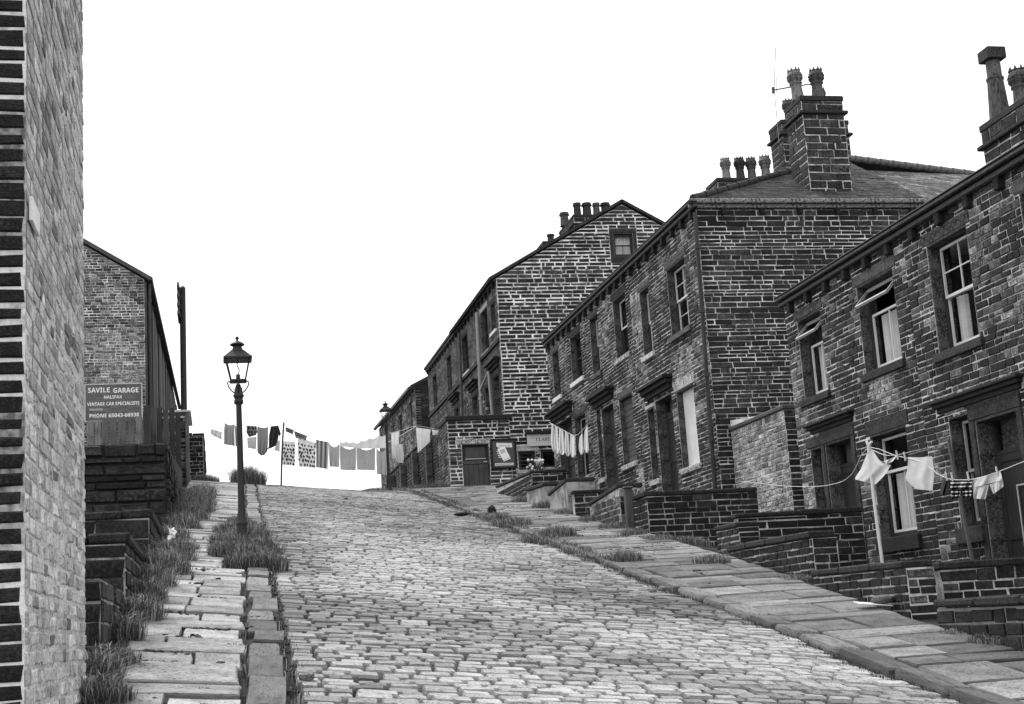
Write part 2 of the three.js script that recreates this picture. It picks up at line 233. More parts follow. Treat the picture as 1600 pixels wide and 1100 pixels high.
// rounded setts
function settShape(seg8) { const r = seg8 ? [[-1, -0.7], [-0.84, -1], [0.84, -1], [1, -0.7], [1, 0.7], [0.84, 1], [-0.84, 1], [-1, 0.7]] : [[-1, -1], [1, -1], [1, 1], [-1, 1]]; return r.map(([a, b]) => [a * 0.5, b * 0.5]); }
function unitSett() {
  const g = new Geo(), q = settShape(true).map(([a, b]) => [a + rr(-0.025, 0.025), b + rr(-0.045, 0.045)]), off = [rnd() * 5, rnd() * 5], ring = (s, z) => q.map(([a, b]) => [a * s, b * (1 - (1 - s) * 1.5), z + (s < 0.9 ? rr(-0.06, 0.06) : 0)]);
  const r0 = ring(1, -1), r1 = ring(0.985, 0.45), r2 = ring(0.91, 0.95), c = [rr(-0.1, 0.1), rr(-0.1, 0.1), 1];
  for (let i = 0; i < 8; i++) { const k = (i + 1) % 8; g.quad(r0[i], r0[k], r1[k], r1[i], off); g.quad(r1[i], r1[k], r2[k], r2[i], off); g.tri(r2[i], r2[k], c, off); }
  const G = g.geo(), t = G.attributes.uv; for (let i = 0; i < t.count; i++) t.setXY(i, t.getX(i) * 0.26, t.getY(i) * 0.16); G.deleteAttribute('normal'); const w = mergeVertices(G); w.computeVertexNormals(); return w.toNonIndexed();
}
const USETT = []; for (let i = 0; i < 10; i++) USETT.push(unitSett());
{
  const road = sheet('road', kL, D => kR(D), 3, 58, -0.045, mats.soil, 8), list = [];
  for (let D = 4.5; D < 54;) {
    const dd = rr(0.125, 0.195); const sk = 0.035 * (vn(D * 0.3, 2) - 0.5);
    for (let X = kL(D) + 0.03 + rnd() * 0.05; X < kR(D) - 0.1;) {
      let w = rr(0.15, 0.31); if (kR(D) - X - w < 0.14) w = kR(D) - X - 0.02;
      const wob = 0.06 * (fbm(X * 0.8, D * 0.25, 3) - 0.5), cx = X + w / 2, cd = D + dd / 2 + sk * (X - 3) + wob, dy = 0.07 * (fbm(cx * 0.5 + 9, cd * 0.5, 3) - 0.5) + rr(-0.009, 0.009);
      const t = clamp(0.58 + 1.5 * (fbm(cx * 0.4 + 4, cd * 0.3, 3) - 0.5) + rr(-0.28, 0.28) - (rnd() < 0.06 ? 0.35 : 0), 0, 0.999);
      list.push({ x: cx, d: cd, w: w - rr(0.016, 0.042), l: dd - rr(0.004, 0.018), y: dy, t: Math.floor(t * NT), r: rr(-0.05, 0.05), tx: rr(-0.035, 0.035), tz: rr(-0.03, 0.03) }); X += w;
    }
    D += dd;
  }
  for (const s of list) { const p = proj(s.x, gy(s.x, s.d), -s.d); s.a = p[2] > 1 && p[0] > -5 && p[0] < 1605 && p[1] < 1105 ? 1 / p[2] : 0; }
  const big = new Set(list.slice().sort((a, b) => b.a - a.a).slice(0, 300)), g = new Geo(), m4 = new THREE.Matrix4(), q = new THREE.Quaternion(), e = new THREE.Euler();
  for (const s of list) {
    q.copy(GQ); if (s.d > 43) { const n = V(CF, 1, (gy(s.x, s.d + 0.2) - gy(s.x, s.d - 0.2)) / 0.4).normalize(); q.setFromRotationMatrix(new THREE.Matrix4().makeBasis(GU, n.clone().cross(GU).normalize(), n)); }
    q.multiply(new THREE.Quaternion().setFromEuler(e.set(s.tx, s.tz, s.r)));
    const pos = V(s.x, gy(s.x, s.d) + s.y - 0.02, -s.d), sc = V(s.w, s.l, 0.038);
    if (big.has(s)) { const x = new THREE.Mesh(USETT[Math.floor(rnd() * 10)], PAL.sett.m[s.t]); x.name = 'sett'; x.position.copy(pos); x.quaternion.copy(q); x.scale.copy(sc); put(x, road); }
    else if (s.a > 0) { g.col = PAL.sett.t[s.t]; g.add(USETT[Math.floor(rnd() * 10)], m4.compose(pos, q, sc)); }
    else if (s.d > 4.5) { g.col = PAL.sett.t[s.t]; g.add(UNIT[Math.floor(rnd() * 8)], m4.compose(pos, q, sc)); }
  }
  part('sett_paving', g, PAL.sett.vc, road).userData.kind = 'stuff';
}
// flags, kerbs
function flagSet(parent, name, cells, pal, max = 300) {
  for (const c of cells) { const p = proj(c.x, gy(c.x, c.d), -c.d); c.a = p[2] > 1 && p[0] > -60 && p[0] < 1660 && p[1] < 1180 && c.d < 52 ? c.w * c.l / p[2] ** 2 : 0; }
  const big = new Set(cells.filter(c => c.a).sort((a, b) => b.a - a.a).slice(0, max)), g = new Geo(), m4 = new THREE.Matrix4(), e = new THREE.Euler();
  for (const c of cells) {
    const q = GQ.clone(); if (c.d > 43) { const n = V(CF, 1, (gy(c.x, c.d + 0.3) - gy(c.x, c.d - 0.3)) / 0.6).normalize(); q.setFromRotationMatrix(new THREE.Matrix4().makeBasis(GU, n.clone().cross(GU).normalize(), n)); }
    q.multiply(new THREE.Quaternion().setFromEuler(e.set(rr(-0.02, 0.02) - (c.step || 0), rr(-0.015, 0.015) + (c.rx || 0), rr(-0.015, 0.015) + (c.rot || 0))));
    const pos = V(c.x, gy(c.x, c.d) + c.y, -c.d), sc = V(c.w, c.l, c.h), t = Math.floor(clamp(c.t, 0, 0.999) * NT);
    if (big.has(c)) { const x = new THREE.Mesh(c.round ? USETT[Math.floor(rnd() * 10)] : UFLAG[Math.floor(rnd() * 8)], pal.m[t]); x.name = name; x.position.copy(pos); x.quaternion.copy(q); x.scale.copy(sc); put(x, parent); }
    else { g.col = pal.t[t]; g.add(UFLAG[Math.floor(rnd() * 8)], m4.compose(pos, q, sc)); }
  }
  if (g.P.length) part(name + '_paving', g, pal.vc, parent).userData.kind = 'stuff';
}
const UFLAG = []; for (let i = 0; i < 8; i++) {
  const g = new Geo(), q = [[-0.5, -0.5], [-0.1, -0.5], [0.5, -0.5], [0.5, 0.1], [0.5, 0.5], [0.06, 0.5], [-0.5, 0.5], [-0.5, -0.05]].map(([a, b]) => [a + rr(-0.016, 0.016), b + rr(-0.025, 0.025)]), off = [rnd() * 5, rnd() * 5];
  const ring = (s, z, j = 0) => q.map(([a, b]) => [a * (1 - s), b * (1 - s * 1.3), z + rr(-j, j)]), r0 = ring(0, -1), r1 = ring(0.004, 0.7, 0.05), r2 = ring(0.035, 0.96, 0.05);
  for (let k = 0; k < 8; k++) { const n = (k + 1) % 8; g.quad(r0[k], r0[n], r1[n], r1[k], off); g.quad(r1[k], r1[n], r2[n], r2[k], off); g.tri(r2[k], r2[n], [0, 0, 1], off); }
  const G = g.geo(), t = G.attributes.uv; for (let k = 0; k < t.count; k++) t.setXY(k, t.getX(k) * 0.75, t.getY(k) * 0.6); UFLAG.push(G);
}
{
  const left = sheet('pavement_left', () => -0.86, kL, 3, 56, -0.03, mats.soil, 3), cells = [];
  for (let D = 4.5; D < 52;) {
    const l = rr(0.34, 0.74), x0 = -0.78 + rr(-0.06, 0.06), x1 = kL(D) - 0.27 - rr(0, 0.06) - (D > 17.5 && D < 25 ? 0.26 : 0), n = rnd() < 0.3 ? 1 : rnd() < 0.8 ? 2 : 3; let x = x0;
    for (let k = 0; k < n; k++) { const e = k === n - 1 ? x1 : x + (x1 - x0) / n * rr(0.7, 1.25); cells.push({ x: (x + e) / 2, d: D + l / 2 + rr(-0.025, 0.025), w: e - x - rr(0.01, 0.025), l: l - rr(0.0, 0.04), h: 0.05, y: -0.01 + rr(-0.012, 0.012), step: rr(-0.01, 0.022), t: 0.62 + rr(-0.35, 0.35) + 0.5 * (fbm(D * 0.3, x, 2) - 0.5) }); x = e; }
    D += l;
  }
  flagSet(left, 'flagstone', cells, PAL.flag);
  const kerb = sheet('kerb_left', D => kL(D) - 0.26, D => kL(D) - 0.02, 3, 52, -0.02, mats.soil, 1), kc = [];
  for (let D = 4.5; D < 50;) { const l = rr(0.5, 1.1); kc.push({ x: kL(D + l / 2) - 0.13 + rr(-0.03, 0.03), d: D + l / 2, w: 0.25, l: l - 0.03, h: 0.07, y: -0.02 + rr(-0.015, 0.015), step: rr(-0.01, 0.015), t: 0.6 + rr(-0.4, 0.4), round: rnd() < 0.3, rot: -0.02 }); D += l; }
  flagSet(kerb, 'kerbstone', kc, PAL.kerb);
  const WX = [[0, 7.2], [13.6, 7.28], [17, 7.62], [21, 7.97], [26, 8.18], [34, 8.22], [38, 8.5], [43, 8.8], [46, 10.2], [60, 10.6]], wallX = D => { for (let i = 1; i < WX.length; i++) if (D < WX[i][0]) return lerp(WX[i - 1][1], WX[i][1], (D - WX[i - 1][0]) / (WX[i][0] - WX[i - 1][0])); return 10.6; };
  const right = sheet('pavement_right', kR, wallX, 3, 54, -0.05, mats.soil, 4), rc = [];
  for (let D = 4.5; D < 53;) {
    const l = rr(0.42, 0.85), x1 = wallX(D) - 0.05; let x = kR(D) + 0.3;
    while (x < x1 - 0.1) { let w = rr(0.45, 1.0), e = x + w; if (x1 - e < 0.35) e = x1; const sh = rr(-0.05, 0.05); rc.push({ x: (x + e) / 2, d: D + l / 2 + sh * 0.4, w: e - x - rr(0.02, 0.04), l: l - rr(0.025, 0.06), h: 0.05, y: -0.03 + rr(-0.007, 0.007), rx: -CF, step: rr(-0.005, 0.02), t: 0.4 + rr(-0.38, 0.38) }); x = e; }
    D += l;
  }
  flagSet(right, 'flagstone', rc, PAL.flagR);
  const kr = sheet('kerb_right', D => kR(D) + 0.02, D => kR(D) + 0.3, 3, 53, -0.015, mats.soil, 1), krc = [];
  for (let D = 4.5; D < 50;) { const l = rr(0.6, 1.15); krc.push({ x: kR(D + l / 2) + 0.15 + rr(-0.012, 0.012), d: D + l / 2, w: 0.29, l: l - 0.02, h: 0.07, y: -0.035 + rr(-0.008, 0.008), t: 0.55 + rr(-0.35, 0.35), round: rnd() < 0.5, rot: -0.022 }); D += l; }
  flagSet(kr, 'kerbstone', krc, PAL.kerb);
}
// ------------------------------------------------------------------ pieces of houses
const rx = (X, bl, tr) => { const a = onX(...bl, X), b = onX(...tr, X); return [-a.D, a.Y, -b.D, b.Y]; };   // opening in a street wall from two pixels
const rd = (D, bl, tr) => { const a = onD(...bl, D), b = onD(...tr, D); return [a.X, a.Y, b.X, b.Y]; };     // opening in a wall facing downhill
function curtainGeo(F, u0, u1, v0, v1, n, folds) {
  const g = new Geo(), N = folds * 4, f = i => n + 0.045 * Math.sin(i / 4 * Math.PI * 2 + 0.7 * Math.sin(i)), ph = rnd() * 3;
  for (let i = 0; i < N; i++) { const a = lerp(u0, u1, i / N), b = lerp(u0, u1, (i + 1) / N); g.quad(F.p(a, v0, f(i + ph)), F.p(b, v0, f(i + 1 + ph)), F.p(b, v1, f(i + ph + 1)), F.p(a, v1, f(i + ph))); }
  return g;
}
// sash window: outer frame, two sashes, bars, panes, curtains, sometimes an open hopper at the top
function window_(T, F, r, o = {}) {
  const [u0, v0, u1, v1] = r, rec = o.rec ?? 0.17, fw = 0.05, A = u0 + 0.03, B = u1 - 0.03, W = B - A, b0 = v0 + 0.03, b1 = v1 - 0.01;
  const g = new Geo(); for (const q of [[A, A + fw, b0, b1], [B - fw, B, b0, b1], [A + fw, B - fw, b0, b0 + 0.06], [A + fw, B - fw, b1 - 0.06, b1]]) g.box(F, ...q, -rec - 0.09, -rec, 0.008);
  const w = part('window', g, o.frame || mats.darkWood, T), a = A + fw, b = B - fw, lo = b0 + 0.06, hi = b1 - 0.06, mid = lerp(lo, hi, o.mid ?? 0.5), sw = 0.03;
  const sash = (p, q, n, m, bars = [0, 0]) => {
    const s = new Geo(); s.box(F, a, a + sw, p, q, n - 0.035, n); s.box(F, b - sw, b, p, q, n - 0.035, n); s.box(F, a + sw, b - sw, p, p + 0.045, n - 0.034, n + 0.001); s.box(F, a + sw, b - sw, q - 0.04, q, n - 0.034, n + 0.001);
    for (let i = 1; i <= bars[0]; i++) { const c = lerp(a, b, i / (bars[0] + 1)); s.box(F, c - 0.01, c + 0.01, p + 0.04, q - 0.04, n - 0.03, n - 0.006); }
    for (let i = 1; i <= bars[1]; i++) { const c = lerp(p, q, i / (bars[1] + 1)); s.box(F, a + sw, b - sw, c - 0.009, c + 0.009, n - 0.029, n - 0.007); }
    part('sash', s, m, w); const gl = new Geo(); gl.quad(F.p(a + sw, p + 0.02, n - 0.02), F.p(b - sw, p + 0.02, n - 0.02), F.p(b - sw, q - 0.02, n - 0.02), F.p(a + sw, q - 0.02, n - 0.02)); part('pane', gl, mats.glass, w);
  };
  const sm_ = o.sash || mats.darkWood;
  if (o.hopper) {
    const m2 = lerp(lo, hi, 0.68); sash(lo, m2, -rec - 0.03, sm_, o.bars1 || [1, 0]);
    const t = new Geo(), h = hi - m2, out = h * 0.62, dn = h * 0.3; // hopper tilted out over the opening, hinged at its top
    const hp = (u, k, d = 0) => F.p(u, hi - 0.02 - (h - dn) * k + d, -rec - 0.02 + out * k + d);
    for (const [p, q, k0, k1] of [[a, a + sw, 0, 1], [b - sw, b, 0, 1], [a, b, 0, 0.1], [a, b, 0.9, 1]]) { t.quad(hp(p, k0), hp(q, k0), hp(q, k1), hp(p, k1)); t.quad(hp(p, k0, 0.03), hp(q, k0, 0.03), hp(q, k1, 0.03), hp(p, k1, 0.03)); t.quad(hp(p, k1), hp(q, k1), hp(q, k1, 0.03), hp(p, k1, 0.03)); t.quad(hp(p, k0), hp(p, k1), hp(p, k1, 0.03), hp(p, k0, 0.03)); }
    part('hopper', t, mats.creamPaint, w); const gl = new Geo(); gl.quad(hp(a + sw, 0.1, 0.012), hp(b - sw, 0.1, 0.012), hp(b - sw, 0.9, 0.012), hp(a + sw, 0.9, 0.012)); part('pane', gl, mats.glass, w);
  } else { sash(lo, mid + 0.02, -rec - 0.045, o.sash2 || sm_, o.bars2 || o.bars || [0, 0]); sash(mid - 0.02, hi, -rec - 0.008, sm_, o.bars1 || o.bars || [0, 0]); }
  if (o.curtain) { const n = -rec - 0.2, e = o.curtain; for (const [p, q, y0, y1] of e) part('curtain', curtainGeo(F, lerp(a, b, p), lerp(a, b, q), lerp(lo, hi, y0), lerp(lo, hi, y1), n, Math.max(3, Math.round((q - p) * W * 9))), o.cm || mats.curtain, w); }
  if (o.fill) { const m = o.fill; if (o.planks) { const N = Math.round((hi - lo) / 0.15); for (let i = 0; i < N; i++) part('board', new Geo().box(F, a - 0.03, b + 0.03, lerp(lo - .03, hi + .03, i / N) + 0.006, lerp(lo - .03, hi + .03, (i + 1) / N) - 0.006, -rec + 0.002 + rr(0, 0.01), -rec + 0.024, 0.004), m, w); } else part('board', new Geo().box(F, a - 0.04, b + 0.04, lo - 0.04, hi + 0.04, -rec + 0.002, -rec + 0.02, 0.004), m, w); }
  return w;
}
function lining(T, F, [u0, v0, u1, v1], th = 0.34, m = mats.dressMid, dv = 0) { const g = new Geo(); g.box(F, u0 - 0.002, u0 + 0.028, v0 + dv, v1, -th, -0.004); g.box(F, u1 - 0.028, u1 + 0.002, v0 + dv, v1, -th, -0.004); g.box(F, u0 + 0.03, u1 - 0.03, v1 - 0.028, v1 + 0.002, -th, -0.004); part('reveal', g, m, T); }
function lintel(T, F, [u0, , u1, v1], h = 0.2, m = mats.dressMid, ex = 0.12) { part('lintel', new Geo().box(F, u0 - ex, u1 + ex, v1 + 0.004, v1 + h, -0.12, 0.02, 0.012), m, T); return [u0 - ex, v1 - 0.01, u1 + ex, v1 + h]; }
function sill(T, F, [u0, v0, u1], m = mats.dressMid, h = 0.13, ex = 0.1) { part('sill', new Geo().box(F, u0 - ex, u1 + ex, v0 - h, v0 + 0.008, -0.3, 0.07, 0.012), m, T); return [u0 - ex, v0 - h, u1 + ex, v0]; }
function door_(T, F, r, o = {}) {
  const [u0, v0, u1, v1] = r, rec = o.rec ?? 0.26, A = u0 + 0.03, B = u1 - 0.03, g = new Geo(), fl = o.fan ? v1 - (v1 - v0) * o.fan : v1 - 0.05;
  g.box(F, A, B, v0, fl, -rec - 0.05, -rec); const d = part('door', g, o.m || mats.darkWood, T), W = B - A, H = fl - v0;
  const rails = new Geo(); for (const q of [[A + 0.005, A + 0.1, v0 + 0.01, fl - 0.005], [B - 0.1, B - 0.005, v0 + 0.01, fl - 0.005], [A + 0.1, B - 0.1, v0 + 0.01, v0 + 0.2], [A + 0.1, B - 0.1, v0 + H * 0.42, v0 + H * 0.5], [A + 0.1, B - 0.1, fl - 0.12, fl - 0.005], [A + W / 2 - 0.04, A + W / 2 + 0.04, v0 + 0.2, v0 + H * 0.42]]) rails.box(F, ...q, -rec - 0.01, -rec + 0.02, 0.006);
  part('door_panel_frame', rails, o.m || mats.darkWood, d);
  if (o.edge) { const e = new Geo(), x = lerp(A, B, o.edge); e.box(F, x - 0.011, x + 0.011, v0 + 0.02, fl - H * 0.22, -rec + 0.02, -rec + 0.035); if (!o.noTop) e.box(F, x + 0.011, B - 0.02, fl - H * 0.22 - 0.022, fl - H * 0.22, -rec + 0.02, -rec + 0.035); part('painted_edge', e, mats.creamPaint, d); }
  part('door_knob', new Geo().add(new THREE.SphereGeometry(0.03, 10, 8), new THREE.Matrix4().setPosition(...F.p(B - 0.07, v0 + H * 0.47, -rec + 0.05))), o.knob || mats.clay, d);
  if (o.fan) { const f = new Geo(); f.box(F, A, B, fl, fl + 0.06, -rec - 0.06, -rec + 0.02); f.box(F, A, A + 0.05, fl + 0.06, v1, -rec - 0.05, -rec + 0.01); f.box(F, B - 0.05, B, fl + 0.06, v1, -rec - 0.05, -rec + 0.01); const fr = part('fanlight', f, o.m || mats.darkWood, T); const gl = new Geo(); gl.quad(F.p(A + 0.05, fl + 0.06, -rec - 0.02), F.p(B - 0.05, fl + 0.06, -rec - 0.02), F.p(B - 0.05, v1 - 0.03, -rec - 0.02), F.p(A + 0.05, v1 - 0.03, -rec - 0.02)); part('pane', gl, mats.glass, fr); part('blind', new Geo().box(F, A + 0.05, B - 0.05, fl + 0.06, v1, -rec - 0.14, -rec - 0.1), o.blind || mats.greyWood, fr); }
  return d;
}
function hood(T, F, u0, u1, v, o = {}) { // moulded stone hood on consoles above a door
  const k = o.k ?? 1, e = o.pr ?? 1, g = new Geo(), m = o.m || mats.soot; g.box(F, u0, u1, v, v + 0.11 * k, -0.1, 0.1 * e, 0.01); g.box(F, u0 - 0.05, u1 + 0.05, v + 0.11 * k, v + 0.2 * k, -0.1, 0.19 * e, 0.012); g.box(F, u0 - 0.1, u1 + 0.1, v + 0.2 * k, v + 0.27 * k, -0.1, 0.27 * e, 0.012);
  const h = part('door_hood', g, m, T); if (o.brackets) for (const s of [u0 + 0.09, u1 - 0.09]) part('bracket', new Geo().prism(new Frame(V(...F.p(s + 0.07, 0, 0)), F.n, F.u.clone().negate().negate()), [[0.01, v - 0.42], [0.05, v - 0.4], [0.08, v - 0.2], [0.17, v - 0.06], [0.18, v - 0.004], [0.01, v - 0.004]], -0.14, 0), m, h);
  return [u0 - 0.1, v, u1 + 0.1, v + 0.27 * k];
}
function gutterRun(T, F, u0, u1, v, o = {}) { // fascia, gutter and the row of corbels under it
  const g = new Geo(); g.box(F, u0, u1, v - 0.12, v - 0.02, 0.01, 0.13, 0.02); g.box(F, u0, u1, v - 0.02, v + 0.06, 0.02, 0.2, 0.02); const gt = part('gutter', g, mats.gutter, T);
  part('gutter_rim', new Geo().box(F, u0, u1, v + 0.06, v + 0.085, 0.1, 0.21, 0.006), o.rim || mats.gutter, gt);
  const n = Math.max(1, Math.round((u1 - u0) / (o.step || 0.85))); for (let i = 0; i < n; i++) { const c = lerp(u0, u1, (i + 0.5) / n); part('corbel', new Geo().box(F, c - 0.07, c + 0.07, v - 0.3, v - 0.12, -0.05, 0.12, 0.015), mats.soot, gt); }
}
function downpipe(T, pts, m, r = 0.045) { const g = new Geo(); for (let i = 0; i + 1 < pts.length; i++) g.bar(pts[i], pts[i + 1], r * 2); g.P.length = g.N.length = g.T.length = 0; for (let i = 0; i + 1 < pts.length; i++) g.add(new THREE.TubeGeometry(new THREE.LineCurve3(V(...pts[i]), V(...pts[i + 1])), 1, r, 10)); const dp = part('downpipe', g, m, T); const a = pts[0], b = pts[pts.length - 1]; for (let k = 0.12; k < 1; k += 0.22) part('pipe_collar', new Geo().cyl(lerp(a[0], b[0], k), lerp(a[1], b[1], k) - 0.05, lerp(a[1], b[1], k) + 0.05, lerp(a[2], b[2], k), r * 1.35, r * 1.35, 10), m, dp); }
// chimney pots
function crownPot(parent, x, y, z, h, m, tilt = 0) {
  const g = new Geo(), r = h * 0.19, pr = [[0.75, 0], [1.05, 0.02], [0.95, 0.06], [0.85, 0.3], [0.78, 0.5], [0.98, 0.52], [0.98, 0.55], [0.85, 0.57], [1.05, 0.62], [1.2, 0.66], [1.2, 0.69], [1.08, 0.7], [1.24, 0.74], [1.24, 0.77], [1.1, 0.78], [1.14, 0.83], [0.95, 0.87], [0.8, 0.9], [0.9, 0.93], [0.7, 0.93], [0.65, 0.6], [0.65, 0]];
  g.lathe(pr.map(([a, b]) => [a * r, b * h]), 0, 0, 0, 16);
  for (let i = 0; i < 8; i++) { const a = i / 8 * Math.PI * 2; g.add(new THREE.ConeGeometry(r * 0.24, h * 0.12, 4), new THREE.Matrix4().makeTranslation(Math.cos(a) * r * 0.86, h * 0.97, Math.sin(a) * r * 0.86)); }
  const G = g.geo().applyMatrix4(new THREE.Matrix4().makeRotationZ(tilt)); G.translate(x, y, z); part('chimney_pot', G, m, parent);
}
function plainPot(parent, x, y, z, h, r, m, ring = true) { const g = new Geo(); g.lathe([[r * 0.7, 0], [r * 1.08, 0], [r, h * 0.05], [r * 0.88, h * 0.78], [r * 1.15, h * 0.8], [r * 1.15, h * (ring ? 0.86 : 0.83)], [r * 0.95, h * 0.88], [r * 1.02, h * 0.95], [r * 1.02, h], [r * 0.75, h], [r * 0.7, h * 0.5], [r * 0.7, 0]], x, y, z, 16); part('chimney_pot', g, m, parent); }
// rectangular masonry stack; stones are parts of the chimney
function stack(T, x0, x1, d0, d1, y0, y1, o) {
  const g = new Geo().box(FW, x0, x1, y0, y1, -d1, -d0), c = part(o.name || 'chimney', g, o.mortar || mats.mortarDark, T), all = [];
  const spec = { h: o.h || 0.2, hv: 0.12, lmin: o.lmin || 0.3, lmax: o.lmax || 0.62, j: 0.022, d: 0.016, hd: 0.3, tone: o.tone || tone(0.35, 0.5) };
  all.push(...lay(FD(d0), y0, y1, () => [x0, x1], [], spec), ...lay(FX(x0), y0, y1, () => [-d1, -d0], [], spec));
  emit(all, o.pal || PAL.chim, c, 'stone', 'stone_courses', o.max ?? 200);
  const cap = new Geo(), e = o.cap ?? 0.09; cap.box(FW, x0 - e, x1 + e, y1 - 0.34, y1 - 0.26, -d1 - e, -d0 + e, 0.015); cap.box(FW, x0 - 0.03, x1 + 0.03, y1 + 0.001, y1 + 0.14, -d1 - 0.03, -d0 + 0.03, 0.02); part('cap', cap, o.capm || mats.coping, c);
  return c;
}
// slate roof plane: frame lies in the roof, u along the eaves, v up the slope
function roofPlane(T, F, poly, o) {
  const g = new Geo().prism(F, poly, -0.12, 0), r = part('roof', g, mats.slate, T); if (!o.slates) return r;
  const us = poly.map(p => p[0]), vs = poly.map(p => p[1]);
  const range = v => { let a = 1e9, b = -1e9; for (let i = 0; i < poly.length; i++) { const p = poly[i], q = poly[(i + 1) % poly.length]; if ((p[1] - v) * (q[1] - v) <= 0 && Math.abs(p[1] - q[1]) > 1e-6) { const x = lerp(p[0], q[0], (v - p[1]) / (q[1] - p[1])); a = Math.min(a, x); b = Math.max(b, x); } } return a > b ? [0, 0] : [a, b]; };
  emit(lay(F, Math.min(...vs) + 1e-3, Math.max(...vs) - 0.02, range, [], { h: 0.2, hv: 0.05, lmin: 0.24, lmax: 0.42, j: 0.008, d: 0.014, tone: o.tone || tone(0.4, 0.5) }), o.pal || PAL.slate, r, 'slate', 'slate_courses', o.max ?? 150);
  return r;
}
function ridgeTiles(parent, a, b, n, m) { for (let i = 0; i < n; i++) { const A = V(...a).lerp(V(...b), (i + 0.03) / n), B2 = V(...a).lerp(V(...b), (i + 0.97) / n), g = new Geo(); g.add(new THREE.CylinderGeometry(0.085, 0.1, A.distanceTo(B2), 8), new THREE.Matrix4().compose(A.clone().add(B2).multiplyScalar(0.5), new THREE.Quaternion().setFromUnitVectors(V(0, 1, 0), B2.clone().sub(A).normalize()), V(1, 1, 1))); part('ridge_tile', g, m, parent); } }

const facTone = k => (u, v) => { const a = fbm(u * 0.8 + k, v * 1.3 + 3, 3), b = fbm(u * 2.3 + k, v * 3 + 8, 2); return clamp(0.32 + 1.9 * (a - 0.5) + 0.8 * (b - 0.5) + rr(-0.32, 0.32), 0, 0.999); };
// one house of a terrace: street wall with openings, rear shell, added dark sheet behind the windows, roof slopes
function terrace(name, label, o) {
  const F = FX(o.X), base = o.base, T = thing(name, label, 'house', [o.X, base + 0.5, -(o.d0 + o.d1) / 2], o.group), wallHoles = [], stoneHoles = [];
  const wi = part('wall', new Geo().box(FW, o.X + 0.02, o.X + 0.021, base, base + 0.01, -o.d1 + 1, -o.d1 + 1.01), o.mortar, T);
  for (const e of o.open) {
    const r = e.r; wallHoles.push(r); stoneHoles.push(r);
    if (e.t === 'door') {
      if (e.surround) { const m = e.sm || mats.dress, s = new Geo(), w = 0.15; s.box(F, r[0] - w, r[0] - 0.003, r[1], r[3] + 0.004, -0.2, 0.03, 0.012); s.box(F, r[2] + 0.003, r[2] + w, r[1], r[3] + 0.004, -0.2, 0.03, 0.012); s.box(F, r[0] - w, r[2] + w, r[3] + 0.006, r[3] + 0.24, -0.2, 0.032, 0.012); part('door_surround', s, m, T); stoneHoles.push([r[0] - w, r[1], r[2] + w, r[3] + 0.24]); }
      lining(T, F, r); door_(T, F, r, e); part('doorstep', new Geo().box(F, r[0] - 0.12, r[2] + 0.12, r[1] - 0.16, r[1] + 0.006, -0.34, 0.28, 0.02), mats.dressMid, T);
    } else {
      if (e.lintel !== 0) stoneHoles.push(lintel(T, F, r, e.lintel || 0.2, e.lm)); lining(T, F, r); if (e.sill !== 0) stoneHoles.push(sill(T, F, r, e.sm, e.sh)); window_(T, F, r, e);
    }
    if (e.hood) stoneHoles.push(hood(T, F, e.hood[0], e.hood[1], e.hood[2], e.hood[3]));
  }
  const u0 = -o.d1, u1 = -o.d0, sh = o.slabTo ?? u1;
  wi.geometry = slab(F, [[u0, base], [sh, base], [sh, o.eave], [u0, o.eave]], wallHoles, 0.35); wi.geometry.translate(-T.position.x, -T.position.y, -T.position.z);
  const st = lay(F, base + (o.skip || 0), o.eave - 0.02, () => [u0 + 0.001, u1], stoneHoles, { h: 0.102, hv: 0.25, lmin: 0.15, lmax: 0.36, j: o.joint || 0.015, d: 0.014, tone: o.tone || facTone(o.d0) });
  emit(st, o.pal || PAL.fac, wi, 'stone', 'stone_courses');
  const W = o.deep || 7; // shell behind
  const sb = new Geo(); sb.box(FW, o.X + W - 0.3, o.X + W, base, o.eave, -o.d1, -o.d0); if (o.endFar !== 0) sb.box(FW, o.X + 0.351, o.X + W - 0.301, base, o.eave, -o.d1, -o.d1 + 0.25); if (o.endNear) sb.box(FW, o.X + 0.351, o.X + W - 0.301, base, o.eave, -o.d0 - 0.25, -o.d0); part('rear_wall', sb, mats.mortarDark, T);
  part('added_dark_sheet', new Geo().box(FW, o.X + 0.9, o.X + 0.94, base, o.eave, -o.d1 + 0.26, -o.d0 - (o.endNear || o.gable ? 0.36 : 0)), mats.darkSheet, T);  // added dark sheet, keeps the view through the windows black
  if (o.roof !== 0) { const rh = o.rise || 2.4, L = Math.hypot(W / 2, rh), s1 = new Frame(V(o.X - 0.02, o.eave + 0.05, 0), V(0, 0, 1), V(-rh, W / 2, 0)), s2 = new Frame(V(o.X + W + 0.02, o.eave + 0.05, 0), V(0, 0, -1), V(rh, W / 2, 0)); roofPlane(T, s1, [[u0, -0.1], [u1, -0.1], [u1, L], [u0, L]], {}); roofPlane(T, s2, [[-u1, -0.1], [-u0, -0.1], [-u0, L], [-u1, L]], {}); const gb = new Geo(); for (const D of [o.d0 + 0.02, o.d1 - 0.14]) gb.prism(FD(D + 0.12), [[o.X + 0.1, o.eave], [o.X + W - 0.1, o.eave], [o.X + W / 2, o.eave + rh - 0.1]], 0, 0.12); part('gable_end', gb, mats.mortarDark, T); }
  gutterRun(T, F, u0 + 0.002, u1 + (o.gutOver || 0), o.eave + (o.gutDy || 0), { step: o.step });
  return { T, F, wi };
}
const CUR = [[0.02, 0.46, 0, 0.98], [0.54, 0.98, 0, 0.98]];
const XF = 11;
